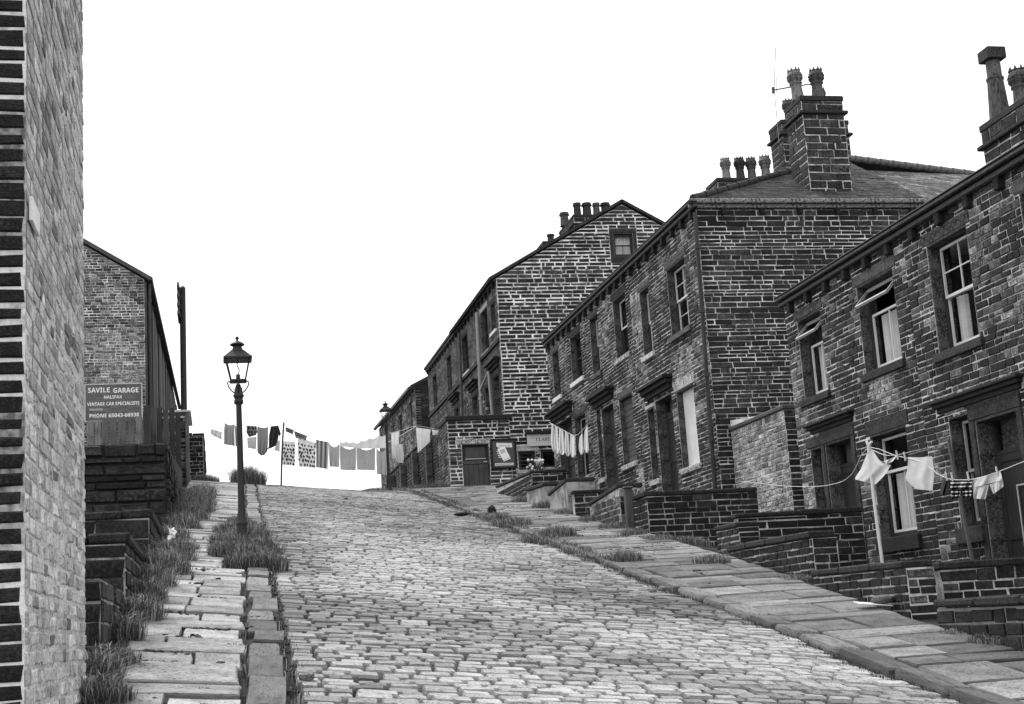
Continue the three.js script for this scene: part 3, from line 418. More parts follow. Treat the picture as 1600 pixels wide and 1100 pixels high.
// ------------------------------------------------------------------ the low terrace (nearest on the right)
{
  const EV = 7.74, R = (a, b) => rx(XF, a, b), base = 0.6, dFar = 25.35, dParty = 20.35, dNear = 13.4;
  const w1 = R([1258, 626], [1281, 482]), w2 = R([1353, 586], [1394, 418]), w3 = R([1468, 554], [1509, 350]), g2 = R([1377, 843], [1415, 664]), n1 = R([1281, 848], [1288, 695]), d1 = R([1311, 900], [1330, 681]), n2 = R([1503, 826], [1525, 640]), d2 = R([1560, 945], [1588, 638]);
  d1[1] = onX(1320, 884, XF).Y - 0.05; d2[1] = onX(1562, 935, XF).Y - 0.1; n1[2] = Math.min(n1[2], d1[0] - 0.17); n2[2] = Math.min(n2[2], d2[0] - 0.17);
  const w4 = [-16.95, w3[1], -15.9, w3[3]];
  const hA = R([1281, 668], [1336, 655]), hB = R([1479, 640], [1600, 600]);
  const A = terrace('terrace_cottage', 'low soot-dark stone cottage with clothes prop before it and two hopper windows open', { X: XF, d0: dParty, d1: dFar, base, eave: EV, mortar: mats.mortarFac, endFar: 1, rise: 1.5, open: [
    { r: w1, t: 'window', hopper: 1, sash: mats.whitePaint, curtain: [[0.05, 0.95, 0, 0.66]], sm: mats.dress}, { r: w2, t: 'window', hopper: 1, sash: mats.whitePaint, bars1: [1, 0], curtain: [[0.02, 0.98, 0, 0.66]], sm: mats.dress },
    { r: g2, t: 'window', sash: mats.whitePaint, mid: 0.64, bars2: [1, 0], curtain: [[0, 1, 0, 0.62]], sm: mats.soot, lm: mats.dress, lintel: 0.26, sh: 0.24 }, { r: n1, t: 'window', sash: mats.creamPaint, lm: mats.dress, sm: mats.dress, sh: 0.2, curtain: [[0, 0.4, 0, 1]], cm: mats.greyWood },
    { r: d1, t: 'door', surround: 1, edge: 0.75, fan: 0.2, hood: [d1[0] - 0.5, d1[2] + 0.16, d1[3] + 0.25, { k: 0.7, pr: 0.55 }] }] });
  const B = terrace('terrace_cottage', 'low soot-dark stone cottage with a plank leaning beside its fanlit door', { X: XF, d0: dNear, d1: dParty, base: 0.2, eave: EV, mortar: mats.mortarFac, endNear: 1, endFar: 0, rise: 1.5, open: [
    { r: w3, t: 'window', sash: mats.whitePaint, bars1: [1, 1], bars2: [0, 0], curtain: [[0.5, 1, 0, 0.55], [0, 0.25, 0, 0.5]], sm: mats.dress }, { r: w4, t: 'window', sm: mats.dress },
    { r: n2, t: 'window', sash: mats.creamPaint, curtain: [[0.35, 0.9, 0.3, 1]], cm: mats.greyWood, sm: mats.dress, sh: 0.24, lintel: 0 },
    { r: d2, t: 'door', surround: 1, fan: 0.2, edge: 0.45, blind: mats.dressMid, hood: [n2[0] - 0.25, d2[2] + 0.2, d2[3] + 0.25, { k: 0.75, pr: 0.5 }] }] });
  // chimney with a tall cowled flue and a crowned pot
  const p0 = onX(1530, 262, 14.4), D0 = p0.D - 0.55, c = stack(B.T, 14.2, 15.1, D0 - 2.2, D0, EV + 1, onX(1535, 207, 14.2).Y, { tone: tone(0.4, 0.5), pal: PAL.chim, max: 60 });
  const top = onX(1535, 207, 14.2).Y + 0.14, fl = onX(1548, 150, 14.6), fz = -(D0 - 0.26);
  const g = new Geo(), h = (onX(1544, 80, 14.6).Y - top) * 0.93; g.lathe([[0.2, 0], [0.2, 0.02], [0.15, h * 0.56], [0.165, h * 0.57], [0.165, h * 0.6], [0.14, h * 0.61], [0.135, h * 0.86], [0.05, h * 0.86]], 14.47, top, fz, 16); const flue = part('flue_pipe', g, mats.clay, c);
  part('cowl', new Geo().box(FW, 14.28, 14.66, top + h * 0.84, top + h, fz - 0.19, fz + 0.19, 0.015), mats.clayDark, flue);
  crownPot(c, 14.6, top, -(D0 - 0.8), 0.85, mats.clay);
}
// ------------------------------------------------------------------ the tall terrace: three houses, the first with the hipped end
{
  const EV = 11.14, R = (a, b) => rx(XF, a, b), D0 = 29.8, DA = 35.5, DB = 40.35, DC = 45.35;
  const u1 = R([1050, 528], [1069, 399]), u2 = R([1007, 559], [1013, 445]), u3 = R([964, 564], [976, 454]), u4 = R([927, 588], [933, 488]), u5 = R([895, 600], [906, 515]), u6 = R([867, 624], [872, 545]);
  const g1 = R([1067, 734], [1083, 598]), g3 = R([975, 729], [987, 613]), g5 = R([904, 751], [914, 643]);
  const d1 = R([1037, 790], [1049, 613]), d2 = R([950, 780], [958, 628]), d3 = R([879, 770], [893, 648]), s1 = R([1020, 752], [1025, 633]), s2 = R([939, 749], [942.5, 634]);
  for (const d of [d1, d2, d3]) d[1] = d[3] - 2.5;
  s1[2] = Math.min(s1[2], d1[0] - 0.14); s2[2] = Math.min(s2[2], d2[0] - 0.14);
  const hd = d => [d[0] - 0.62, d[2] + 0.12, d[3] + 0.1, { brackets: 1, k: 1.25 }];
  const pale = mats.dressPale, WB = mats.whitePaint;
  const A = terrace('terrace_house', 'tall stone end house with hipped slate roof and white boarded window', { X: XF, d0: D0, d1: DA, base: 1.5, eave: EV, mortar: mats.mortarFac, deep: 11, gable: 1, roof: 0, slabTo: -D0 - 0.351, gutOver: 0.2, endFar: 0, step: 0.7, open: [
    { r: u1, t: 'window', sash: WB, bars: [1, 1], sm: mats.dressMid, lm: mats.dressMid }, { r: u2, t: 'window', sash: WB, sm: pale }, { r: g1, t: 'window', fill: mats.board, sm: pale, lm: pale, lintel: 0.26 }, { r: s1, t: 'window', sash: mats.creamPaint, sm: pale, lintel: 0.1, lm: pale }, { r: d1, t: 'door', fan: 0.16, hood: hd(d1) }] });
  terrace('terrace_house', 'tall stone house with a planked-up window beside its hooded door', { X: XF, d0: DA, d1: DB, base: 2.5, eave: EV, mortar: mats.mortarFac, deep: 11, rise: 2.4, endFar: 0, step: 0.7, open: [
    { r: u3, t: 'window', sash: WB, sash2: mats.darkWood, sm: pale, lm: mats.dress }, { r: u4, t: 'window', sash: mats.creamPaint, sm: mats.dressMid }, { r: g3, t: 'window', fill: mats.midWood, planks: 1, sm: pale, rec: 0.14 }, { r: s2, t: 'window', sash: mats.creamPaint, sm: pale, lintel: 0.1 }, { r: d2, t: 'door', m: mats.midWood, hood: hd(d2) }] });
  terrace('terrace_house', 'tall stone house with white washing hung before its hooded door', { X: XF, d0: DB, d1: DC, base: 3.2, eave: EV, mortar: mats.mortarFac, deep: 11, rise: 2.4, endFar: 1, step: 0.7, open: [
    { r: u5, t: 'window', bars: [1, 1], sm: WB, lm: mats.dress }, { r: u6, t: 'window', sm: WB }, { r: g5, t: 'window', sash: mats.creamPaint, sm: pale, lm: mats.dress }, { r: d3, t: 'door', hood: hd(d3) }] });
  // end wall of the first house, facing down the hill
  const F = FD(D0), T = A.T, XE = 22, w = part('wall', slab(F, [[XF, 1.5], [XE, 1.5], [XE, EV], [XF, EV]], [], 0.35), mats.mortarGable, T, 'near-black stone end wall with white pointing');
  emit(lay(F, 2.5, EV - 0.02, () => [XF, 20.4], [], { h: 0.106, hv: 0.35, lmin: 0.2, lmax: 0.55, j: 0.014, d: 0.013, tone: tone(0.32, 0.75, 0.6, 11) }), PAL.gable, w, 'stone', 'stone_courses');  // end wall stones run darker than the street wall
  const gt = new Geo(); gt.box(F, XF - 0.2, XE, EV - 0.1, EV - 0.01, 0.01, 0.1, 0.015); gt.box(F, XF - 0.2, XE, EV - 0.01, EV + 0.1, 0.02, 0.2, 0.02); const gg = part('gutter', gt, mats.gutterPale, T);
  for (let k = 0; k < 8; k++) part('corbel', new Geo().box(F, XF + 0.6 + k * 0.95, XF + 0.7 + k * 0.95, EV - 0.25, EV - 0.1, -0.05, 0.1, 0.01), mats.soot, gg);
  // hipped roof: front triangle, back wing coloured paler for its angle to the light, street slope
  const E = EV + 0.08, P = { a: [XF - 0.1, E, -D0 + 0.1], b: [16.85, E, -D0 + 0.1], top: [16.5, E + 2.3, -33.3], w1: [21.2, E + 2.32, -34.7], w0: [22.5, E, -30.6], sE: [XF - 0.1, E, -DA], sT: [16.5, E + 2.3, -DA] };
  function slope(pts, pal, tn, max) { const o = V(...pts[0]), u = V(...pts[1]).sub(o).normalize(), n = u.clone().cross(V(...pts[2]).sub(o)).normalize(), f = new Frame(o, u, n), poly = pts.map(p => { const q = V(...p).sub(o); return [q.dot(f.u), q.dot(f.v)]; }); return roofPlane(T, f, poly, { slates: 1, pal, tone: tn, max }); }
  const hip = slope([P.a, P.b, P.top], PAL.slate, tone(0.45, 0.6, 1.2), 200); slope([P.b, P.w0, P.w1, P.top], PAL.slateLit, tone(0.45, 0.9, 1.6, 5), 100); slope([P.sE, P.a, P.top, P.sT], PAL.slate, tone(0.4, 0.5), 0);
  const back = new Geo(); back.quad(P.top, P.w1, [21.2, E, -41], [16.5, E, -41]); back.quad(P.sT, P.top, [16.5, E, -41], [16.5, E, -41]); part('roof', back, mats.slate, T);
  ridgeTiles(hip, [P.a[0], P.a[1] + 0.04, P.a[2]], [P.top[0], P.top[1] + 0.04, P.top[2]], 15, mats.clayDark); ridgeTiles(hip, [P.top[0], P.top[1] + 0.04, P.top[2]], [P.w1[0], P.w1[1] + 0.04, P.w1[2]], 11, mats.clayPale);
  downpipe(T, [onX(1086, 332, XF - 0.12), onX(1119, 790, XF - 0.12)].map(p => [p.X, p.Y, -p.D]), mats.gutter, 0.05);
  // chimney stacks
  const xa = onD(1266, 290, 30.35).X, xb = onD(1331, 290, 30.35).X, yt = onD(1285, 158, 30.35).Y, c1 = stack(T, xa, xb, 30.35, 31.3, E - 0.1, yt, { h: 0.19, lmin: 0.3, lmax: 0.62, mortar: mats.mortarGable, tone: tone(0.32, 0.5), max: 120 });
  crownPot(c1, xa + 0.12, yt + 0.14, -30.75, 0.86, mats.clayPale, 0.06); crownPot(c1, xa + 0.62, yt + 0.14, -30.7, 0.86, mats.clay, -0.02); crownPot(c1, xa + 0.95, yt + 0.14, -31.2, 0.55, mats.clay);
  const q0 = onD(1222, 205, 36.2), q1 = onD(1326, 205, 36.2), c2 = stack(T, q0.X, q1.X, 36.2, 37.1, E + 0.8, onD(1235, 194, 36.2).Y, { max: 60, h: 0.17 }); crownPot(c2, onD(1238, 190, 36.4).X, onD(1235, 194, 36.2).Y + 0.14, -36.6, 0.78, mats.clay);
  const r0 = onD(1122, 296, 36.5), r1 = onD(1205, 296, 36.5), yt3 = onD(1160, 285, 36.5).Y, c3 = stack(T, r0.X, r1.X, 36.5, 37.4, E + 0.3, yt3, { max: 0, h: 0.17 });
  for (const [px, m, h] of [[1135, mats.clayPale, 0.72], [1157, mats.clayDark, 0.74], [1175, mats.clay, 0.74], [1197, mats.clayPale, 0.8]]) crownPot(c3, onD(px, 275, 36.8).X, yt3 + 0.13, -36.8, h, m);
  // television aerial fixed to the second stack
  const t = thing('television_aerial', 'thin bent television aerial fixed to a chimney stack', 'aerial', [onD(1236, 190, 36.0).X, onD(1236, 230, 36.0).Y, -36.0]);
  const pp = (x, y) => { const p = onD(x, y, 36.0); return [p.X, p.Y, -36.0]; };
  part('mast', new Geo().tube([pp(1234, 258), pp(1237, 190), pp(1239, 136)], 0.022, 6, 6), mats.wireDark, t); part('boom', new Geo().tube([pp(1208, 141), pp(1230, 137), pp(1268, 131)], 0.02, 6, 6), mats.wireDark, t);
  part('element', new Geo().tube([pp(1212, 74), pp(1210, 140), pp(1213, 175), pp(1217, 223)], 0.011, 12, 5), mats.wireGrey, t); part('element', new Geo().tube([pp(1213, 120), pp(1214, 160)], 0.009, 4, 5), mats.wireGrey, t); part('element', new Geo().tube([pp(1231, 118), pp(1231, 137)], 0.009, 4, 5), mats.wireGrey, t); part('clamp', new Geo().box(FW, pp(1208, 141)[0] - 0.03, pp(1208, 141)[0] + 0.03, pp(1208, 144)[1] - 0.03, pp(1208, 138)[1] + 0.03, -36.04, -35.96), mats.wireDark, t);
}
// ------------------------------------------------------------------ pale yard building in the gap between the two terraces
{
  const X = 11.32, d0 = 26.65, d1 = 29.72, b = 2.2, t0 = onX(1225, 640, X).Y, t1 = onX(1152, 652, X).Y, T = thing('yard_outbuilding', 'pale weathered stone outbuilding in the gap between the two terraces', 'outbuilding', [X, b + 1, -28.2]), F = FX(X), G = FD(d0);
  const w = part('wall', slab(F, [[-d1, b], [-d0 - 0.3, b], [-d0 - 0.3, t0], [-d1, t1]], [], 0.3), mats.mortarPale, T);
  emit(lay(F, b + 1, t0, () => [-d1, -d0], [], { h: 0.11, hv: 0.3, lmin: 0.16, lmax: 0.42, j: 0.018, d: 0.014, tone: tone(0.55, 0.6, 1.4) }), PAL.pale, w, 'stone', 'stone_courses');
  const e = part('wall', slab(G, [[X, b], [X + 2.2, b], [X + 2.2, t0], [X, t0]], [], 0.299), mats.mortarGable, T, 'dark end wall with white pointing');
  emit(lay(G, b + 1, t0, () => [X, X + 2.2], [], { h: 0.12, hv: 0.25, lmin: 0.18, lmax: 0.46, j: 0.021, d: 0.012, tone: tone(0.3, 0.5) }), PAL.gable, e, 'stone', 'stone_courses');
  part('roof', new Geo().box(FW, X - 0.06, X + 2.3, t0 + 0.004, t0 + 0.1, -d1, -d0 + 0.07, 0.02), mats.slate, T);
}
// ------------------------------------------------------------------ the shop at the top of the street and the house behind it
{
  const R = (a, b) => rx(XF, a, b), EV = 15.4, D0 = 53.1, DM = 63.2, DE = 72.4, base = 4.2, F = FD(D0), half = 5.42, rise = 3.06, XM = XF + half, XE = XF + 2 * half;
  const s1 = R([768, 522], [772.6, 469]), s2 = R([754, 556], [760.5, 478]), s3 = R([724, 587], [730, 519]), s4 = R([700, 617], [704, 552]), s5 = R([678, 641], [681.5, 583]);
  const gw = (c, d, y0, y1) => [-c - d, y0, -c + d, y1], gA = R([774, 660], [780, 582]), gB = R([761, 665], [766, 600]), gC = R([741, 665], [746, 615]), gE = R([712, 665], [717, 634]);
  for (const q of [gA, gB, gC, gE]) q[1] = q[3] - 2.3;
  const qm = { sash: mats.darkWood, sm: mats.dressPale, lm: mats.dress };
  const A = terrace('shop_house', 'tall gabled stone shop house with attic window, pale shop sign and big chimney', { X: XF, d0: D0, d1: DM, base, eave: EV, mortar: mats.mortarDark, pal: PAL.low, deep: 2 * half, gable: 1, roof: 0, slabTo: -D0 - 0.351, endFar: 0, gutOver: 0.02, joint: 0.02, open: [
    { r: s1, t: 'window', ...qm, sm: mats.whitePaint }, { r: s2, t: 'window', ...qm, lm: mats.dressPale, sm: mats.whitePaint }, { r: s3, t: 'window', ...qm }, { r: gA, t: 'door', surround: 1, hood: [gA[0] - 0.3, gA[2] + 0.2, gA[3] + 0.26, { k: 1.3 }] }, { r: gB, t: 'window', ...qm }, { r: gC, t: 'door', surround: 1, hood: [gC[0] - 0.3, gC[2] + 0.2, gC[3] + 0.26, { k: 1.3 }] }] });
  const B = terrace('terrace_house', 'tall stone house behind the shop, its string course running level', { X: XF, d0: DM, d1: DE, base, eave: EV, mortar: mats.mortarDark, pal: PAL.low, deep: 2 * half, rise, joint: 0.02, open: [{ r: s4, t: 'window', ...qm, sm: mats.whitePaint }, { r: s5, t: 'window', ...qm }, { r: gE, t: 'door', surround: 1, hood: [gE[0] - 0.3, gE[2] + 0.2, gE[3] + 0.26, { k: 1.3 }] }] });
  const bandY = onX(782, 529, XF).Y; part('string_course', new Geo().box(FX(XF), -DM + 0.002, -D0, bandY - 0.1, bandY + 0.06, 0.015, 0.09, 0.01), mats.soot, A.T); part('string_course', new Geo().box(FX(XF), -DE, -DM, bandY - 0.1, bandY + 0.06, 0.015, 0.09, 0.01), mats.soot, B.T);
  // gable facing down the hill
  const aw = rd(D0, [960, 401], [988.5, 364]), sw = rd(D0, [811, 735], [836, 704]), shopw = rd(D0, [847, 750], [873, 701]), T = A.T, holes = [aw, sw, shopw];
  const w = part('wall', slab(F, [[XF, base], [XE, base], [XE, EV], [XM, EV + rise], [XF, EV]], holes, 0.35), mats.mortarShop, T, 'stone gable wall with broad white pointing');
  const sh = holes.slice(); const fr = new Geo(); { const [a, b, c, d] = aw, k = 0.15; fr.box(F, a - k, a - 0.003, b, d, -0.1, 0.02, 0.012); fr.box(F, c + 0.003, c + k, b, d, -0.1, 0.02, 0.012); fr.box(F, a - k, c + k, d + 0.003, d + 0.2, -0.1, 0.021, 0.012); fr.box(F, a - k, c + k, b - 0.26, b + 0.006, -0.3, 0.06, 0.012); sh.push([a - k, b - 0.26, c + k, d + 0.2]); }
  part('window_surround', fr, mats.dress, T); lining(T, F, aw, 0.34, mats.dressMid, 0.01); window_(T, F, aw, { rec: 0.1, fill: null, mid: 0.48, bars1: [0, 0], bars2: [1, 0], curtain: [[0, 1, 0, 1]], cm: mats.curtain });  // pale sheet behind the attic glass stands in for its reflection
  lining(T, F, sw); window_(T, F, sw, { rec: 0.12, bars: [0, 1], sash: mats.midWood }); sh.push(lintel(T, F, sw, 0.22, mats.dressPale), sill(T, F, sw, mats.dressPale));
  lining(T, F, shopw); window_(T, F, shopw, { rec: 0.06, mid: 0.42, curtain: [[0.05, 0.95, 0.3, 0.42]], cm: mats.whitePaint }); sh.push(sill(T, F, shopw, mats.whitePaint, 0.26));
  const range = v => v <= EV ? [XF, XE] : [XF + (v - EV) / rise * half, XE - (v - EV) / rise * half];
  emit(lay(F, 6, EV, range, sh, { h: 0.158, hv: 0.1, lmin: 0.3, lmax: 0.75, j: 0.05, d: 0.02, tone: tone(0.28, 0.55, 0.3, 2) }).concat(lay(F, EV, EV + rise - 0.05, range, sh, { h: 0.158, hv: 0.1, lmin: 0.3, lmax: 0.75, j: 0.05, d: 0.02, tone: tone(0.3, 0.5, 0.3, 2) })), PAL.shop, w, 'stone', 'stone_courses');
  const L = Math.hypot(half, rise), a1 = Math.atan2(rise, half), f1 = new Frame(V(XF - 0.1, EV - 0.05, 0), V(0, 0, 1), V(-rise, half, 0)), f2 = new Frame(V(XE + 0.1, EV - 0.05, 0), V(0, 0, -1), V(rise, half, 0));
  for (const [f, s] of [[f1, 1], [f2, -1]]) { const g = new Geo(), z = s > 0 ? [-DM, -D0 + 0.12] : [D0 - 0.12, DM]; g.prism(f, [[z[0], -0.15], [z[1], -0.15], [z[1], L + 0.19], [z[0], L + 0.19]], 0.06, 0.17); part('roof', g, mats.clayDark, T); }
  // chimney with its row of pots
  const cx0 = onD(897, 350, 56).X, cx1 = onD(952, 350, 56).X, cy = onD(900, 340, 56).Y, c = stack(T, cx0, cx1, 56, 58.6, EV + 0.8, cy, { h: 0.16, lmin: 0.25, lmax: 0.6, mortar: mats.mortarShop, pal: PAL.shop, max: 60 });
  for (const [px, m, r, ring] of [[881, mats.clay, 0.2, true], [902, mats.clayDark, 0.17, false], [917, mats.clayDark, 0.2, true], [932, mats.clay, 0.16, false], [946, mats.clayDark, 0.2, true]]) { const D = px < 890 ? 57.8 : 56.4; plainPot(c, onD(px, 330, D).X, cy + 0.14, -D, 0.62, r, m, ring); }
  const lp = onD(861, 380, 62); part('chimney', new Geo().box(FW, lp.X - 0.5, lp.X + 0.3, EV, lp.Y, -63.1, -61.6, 0.02), mats.soot, T); plainPot(T, lp.X, lp.Y, -62, 0.42, 0.17, mats.clayDark);
  downpipe(T, [onX(745, 488, XF - 0.14), onX(753, 662, XF - 0.14)].map(p => [p.X, p.Y, -p.D]), mats.pipePale, 0.07); downpipe(B.T, [onX(717, 520, XF - 0.14), onX(723, 662, XF - 0.14)].map(p => [p.X, p.Y, -p.D]), mats.greyWood, 0.06); downpipe(T, [onX(750, 612, XF - 0.14), onX(763, 580, XF - 0.14), onX(770, 660, XF - 0.14)].map(p => [p.X, p.Y, -p.D]), mats.pipePale, 0.05);
  // shop sign
  function print(w, h, draw) { const c = document.createElement('canvas'); c.width = w; c.height = h; draw(c.getContext('2d'), w, h); const t = new THREE.CanvasTexture(c); t.colorSpace = THREE.SRGBColorSpace; return t; }
  const sg = rd(D0, [823.5, 698], [873, 677.5]), S = thing('shop_sign', 'pale fascia board lettered in black on the shop gable', 'sign', [(sg[0] + sg[2]) / 2, sg[1], -D0 + 0.05]);
  part('board', new Geo().box(F, sg[0], sg[2], sg[1], sg[3], 0.03, 0.09, 0.008), mats.creamPaint, S); part('cornice', new Geo().box(F, sg[0] - 0.05, sg[2] + 0.05, sg[3] + 0.003, sg[3] + 0.1, 0.02, 0.2, 0.012), mats.soot, S);
  const lt = new THREE.PlaneGeometry(sg[2] - sg[0] - 0.04, sg[3] - sg[1] - 0.04); lt.translate((sg[0] + sg[2]) / 2, (sg[1] + sg[3]) / 2, -D0 + 0.094);
  part('lettering', lt, new THREE.MeshStandardMaterial({ roughness: 0.8, map: print(512, 200, (c, w, h) => { c.fillStyle = '#bdbdbd'; c.fillRect(0, 0, w, h); c.fillStyle = '#161616'; c.font = 'bold 84px serif'; c.fillText('CLARE', 132, 118, 240); c.fillStyle = '#8a8a8a'; c.fillRect(30, 60, 90, 8); c.fillRect(30, 150, 420, 6); }) }), S);
  globalThis.printTex = print;
}
// ------------------------------------------------------------------ low outhouse with plank door against the shop gable, yard wall behind it
{
  const D0 = 53.0, x0 = onD(701, 700, D0).X, x1 = 11.15, F = FD(D0), top = onD(740, 657, D0).Y, base = 5.4, T = thing('outhouse', 'low flat-roofed stone outhouse with a dark plank door beside the shop', 'outhouse', [(x0 + x1) / 2, base + 1, -D0]), r = rd(D0, [725.5, 772], [763.5, 693]);
  r[1] = gy(9.4, D0) + 0.02; const w = part('wall', slab(F, [[x0, base], [x1, base], [x1, top], [x0, top]], [r], 0.3), mats.mortarShop, T), ln = [r[0] - 0.2, r[3], r[2] + 0.22, r[3] + 0.2];
  part('lintel', new Geo().box(F, ln[0], ln[2], ln[1] + 0.004, ln[3], -0.1, 0.03, 0.012), mats.dressPale, T);
  emit(lay(F, base + 0.8, top, () => [x0, x1], [r, ln], { h: 0.155, hv: 0.12, lmin: 0.28, lmax: 0.62, j: 0.045, d: 0.02, tone: (u, v) => tone(v < r[3] ? 0.7 : 0.25, 0.5)(u, v) }), PAL.shop, w, 'stone', 'stone_courses');
  part('roof_slab', new Geo().box(FW, x0 - 0.06, x1 + 0.1, top + 0.003, top + 0.2, -D0 - 2.4, -D0 + 0.08, 0.03), mats.soot, T);
  lining(T, F, r, 0.29); const A = r[0] + 0.03, B = r[2] - 0.03, H = r[3] - r[1], dr = part('door', new Geo().box(F, A, B, r[1] + 0.02, r[3] - 0.03, -0.16, -0.12), mats.darkWood, T);
  for (let i = 0; i < 5; i++) part('plank', new Geo().box(F, lerp(A, B, i / 5) + 0.006, lerp(A, B, (i + 1) / 5) - 0.006, r[1] + 0.02, r[1] + H * 0.52, -0.12, -0.1, 0.004), mats.midWood, dr);
  part('middle_rail', new Geo().box(F, A, B, r[1] + H * 0.53, r[1] + H * 0.62, -0.12, -0.09, 0.006), mats.midWood, dr); part('top_panel', new Geo().box(F, A + 0.12, B - 0.12, r[1] + H * 0.68, r[1] + H * 0.93, -0.118, -0.105, 0.006), mats.midWood, dr); part('ledge', new Geo().box(F, A + 0.1, B - 0.1, r[1] + H * 0.645, r[1] + H * 0.665, -0.12, -0.07), mats.creamPaint, dr); part('handle', new Geo().box(F, B - 0.2, B - 0.06, r[1] + H * 0.565, r[1] + H * 0.585, -0.09, -0.06), mats.creamPaint, dr);
  // street side, then the long yard wall that runs on up the hill
  const G = FX(x0), w2 = part('wall', slab(G, [[-D0 - 2.4, base], [-D0 - 0.301, base], [-D0 - 0.301, top], [-D0 - 2.4, top]], [], 0.3), mats.mortarDark, T); emit(lay(G, base + 0.8, top, () => [-D0 - 2.4, -D0], [], { h: 0.13, hv: 0.2, lmin: 0.2, lmax: 0.5, j: 0.025, d: 0.018, tone: tone(0.4, 0.6) }), PAL.fac, w2, 'stone', 'stone_courses');
  const Y = thing('yard_wall', 'long dark stone yard wall running up from the outhouse', 'wall', [x0, base + 1, -62]), ty = D => lerp(top + 0.15, top + 0.1, (D - 55) / 20), dy1 = 73;
  const xx = x0 - 0.02, G2 = FX(xx), wy = part('wall', slab(G2, [[-dy1, base], [-D0 - 2.41, base], [-D0 - 2.41, top + 0.1], [-dy1, top + 0.1]], [], 0.35), mats.mortarDark, Y); emit(lay(G2, base + 1, top + 0.1, () => [-dy1, -D0 - 2.41], [], { h: 0.14, hv: 0.25, lmin: 0.2, lmax: 0.5, j: 0.022, d: 0.02, tone: tone(0.3, 0.5) }), PAL.low, wy, 'stone', 'stone_courses', 150);
  part('coping', new Geo().box(G2, -dy1, -D0 - 2.42, top + 0.104, top + 0.24, -0.4, 0.06, 0.03), mats.soot, Y);
  for (let D = 57; D < 72; D += 4.2) part('buttress', new Geo().box(G2, -D - 0.35, -D, base, top - 0.1, 0.02, 0.28, 0.02), mats.dressMid, Y);
  // poster board on the outhouse wall
  const pr = rd(D0, [768, 733.5], [805, 685]), P = thing('poster_board', 'framed dark poster showing a white pack, beside the plank door', 'poster', [(pr[0] + pr[2]) / 2, pr[1], -D0 + 0.06]);
  const fr = new Geo(), k = 0.07; fr.box(F, pr[0], pr[2], pr[1], pr[1] + k, 0.03, 0.1, 0.008); fr.box(F, pr[0], pr[2], pr[3] - k, pr[3], 0.03, 0.1, 0.008); fr.box(F, pr[0], pr[0] + k, pr[1] + k, pr[3] - k, 0.03, 0.1, 0.008); fr.box(F, pr[2] - k, pr[2], pr[1] + k, pr[3] - k, 0.03, 0.1, 0.008); part('frame', fr, mats.soot, P);
  const sheetG = new THREE.PlaneGeometry(pr[2] - pr[0] - 2 * k, pr[3] - pr[1] - 2 * k); sheetG.translate((pr[0] + pr[2]) / 2, (pr[1] + pr[3]) / 2, -D0 + 0.06);
  part('printed_sheet', sheetG, new THREE.MeshStandardMaterial({ roughness: 0.7, map: printTex(256, 340, (c, w, h) => {
    c.fillStyle = '#4a4a4a'; c.fillRect(0, 0, w, h); c.fillStyle = '#e8e8e8'; c.beginPath(); c.moveTo(50, 28); c.lineTo(230, 40); c.lineTo(232, 92); c.lineTo(120, 88); c.lineTo(70, 92); c.lineTo(48, 70); c.closePath(); c.fill(); c.fillStyle = '#9a9a9a'; for (let i = 0; i < 6; i++) c.fillRect(78 + i * 22, 56 + i * 2, 14, 16);
    c.save(); c.translate(132, 172); c.rotate(-0.38); c.fillStyle = '#f2f2f2'; c.fillRect(-46, -88, 92, 176); c.fillStyle = '#bdbdbd'; c.fillRect(-30, -60, 60, 50); c.fillStyle = '#8c8c8c'; c.fillRect(-46, 70, 92, 6); c.restore();
    c.fillStyle = '#e0e0e0'; for (let i = 0; i < 4; i++) c.fillRect(48 + i * 6, 130 + i * 26, 30, 14); c.fillRect(20, 290, 216, 30); c.fillStyle = '#777'; for (let i = 0; i < 14; i++) c.fillRect(30 + i * 14, 298, 9, 14);
  }) }), P);
}
{
  const D = 52.6, c = onD(834, 730, D), t = thing('flowering_plant', 'spray of small white flowers below the shop window', 'plant', [c.X, gy(c.X, D), -D]), st = new Geo(), fl = new Geo();
  for (let i = 0; i < 26; i++) { const q = onD(822 + rnd() * 26, 718 + rnd() * 16, D + rr(-0.3, 0.2)), p = [q.X, q.Y, -q.D]; st.bar([c.X + rr(-0.1, 0.1), gy(c.X, D), -D], p, 0.012); fl.add(new THREE.IcosahedronGeometry(rr(0.035, 0.07), 0), new THREE.Matrix4().setPosition(...p)); } part('stems', st, M(0.06), t); part('flowers', fl, M(0.8), t);
}
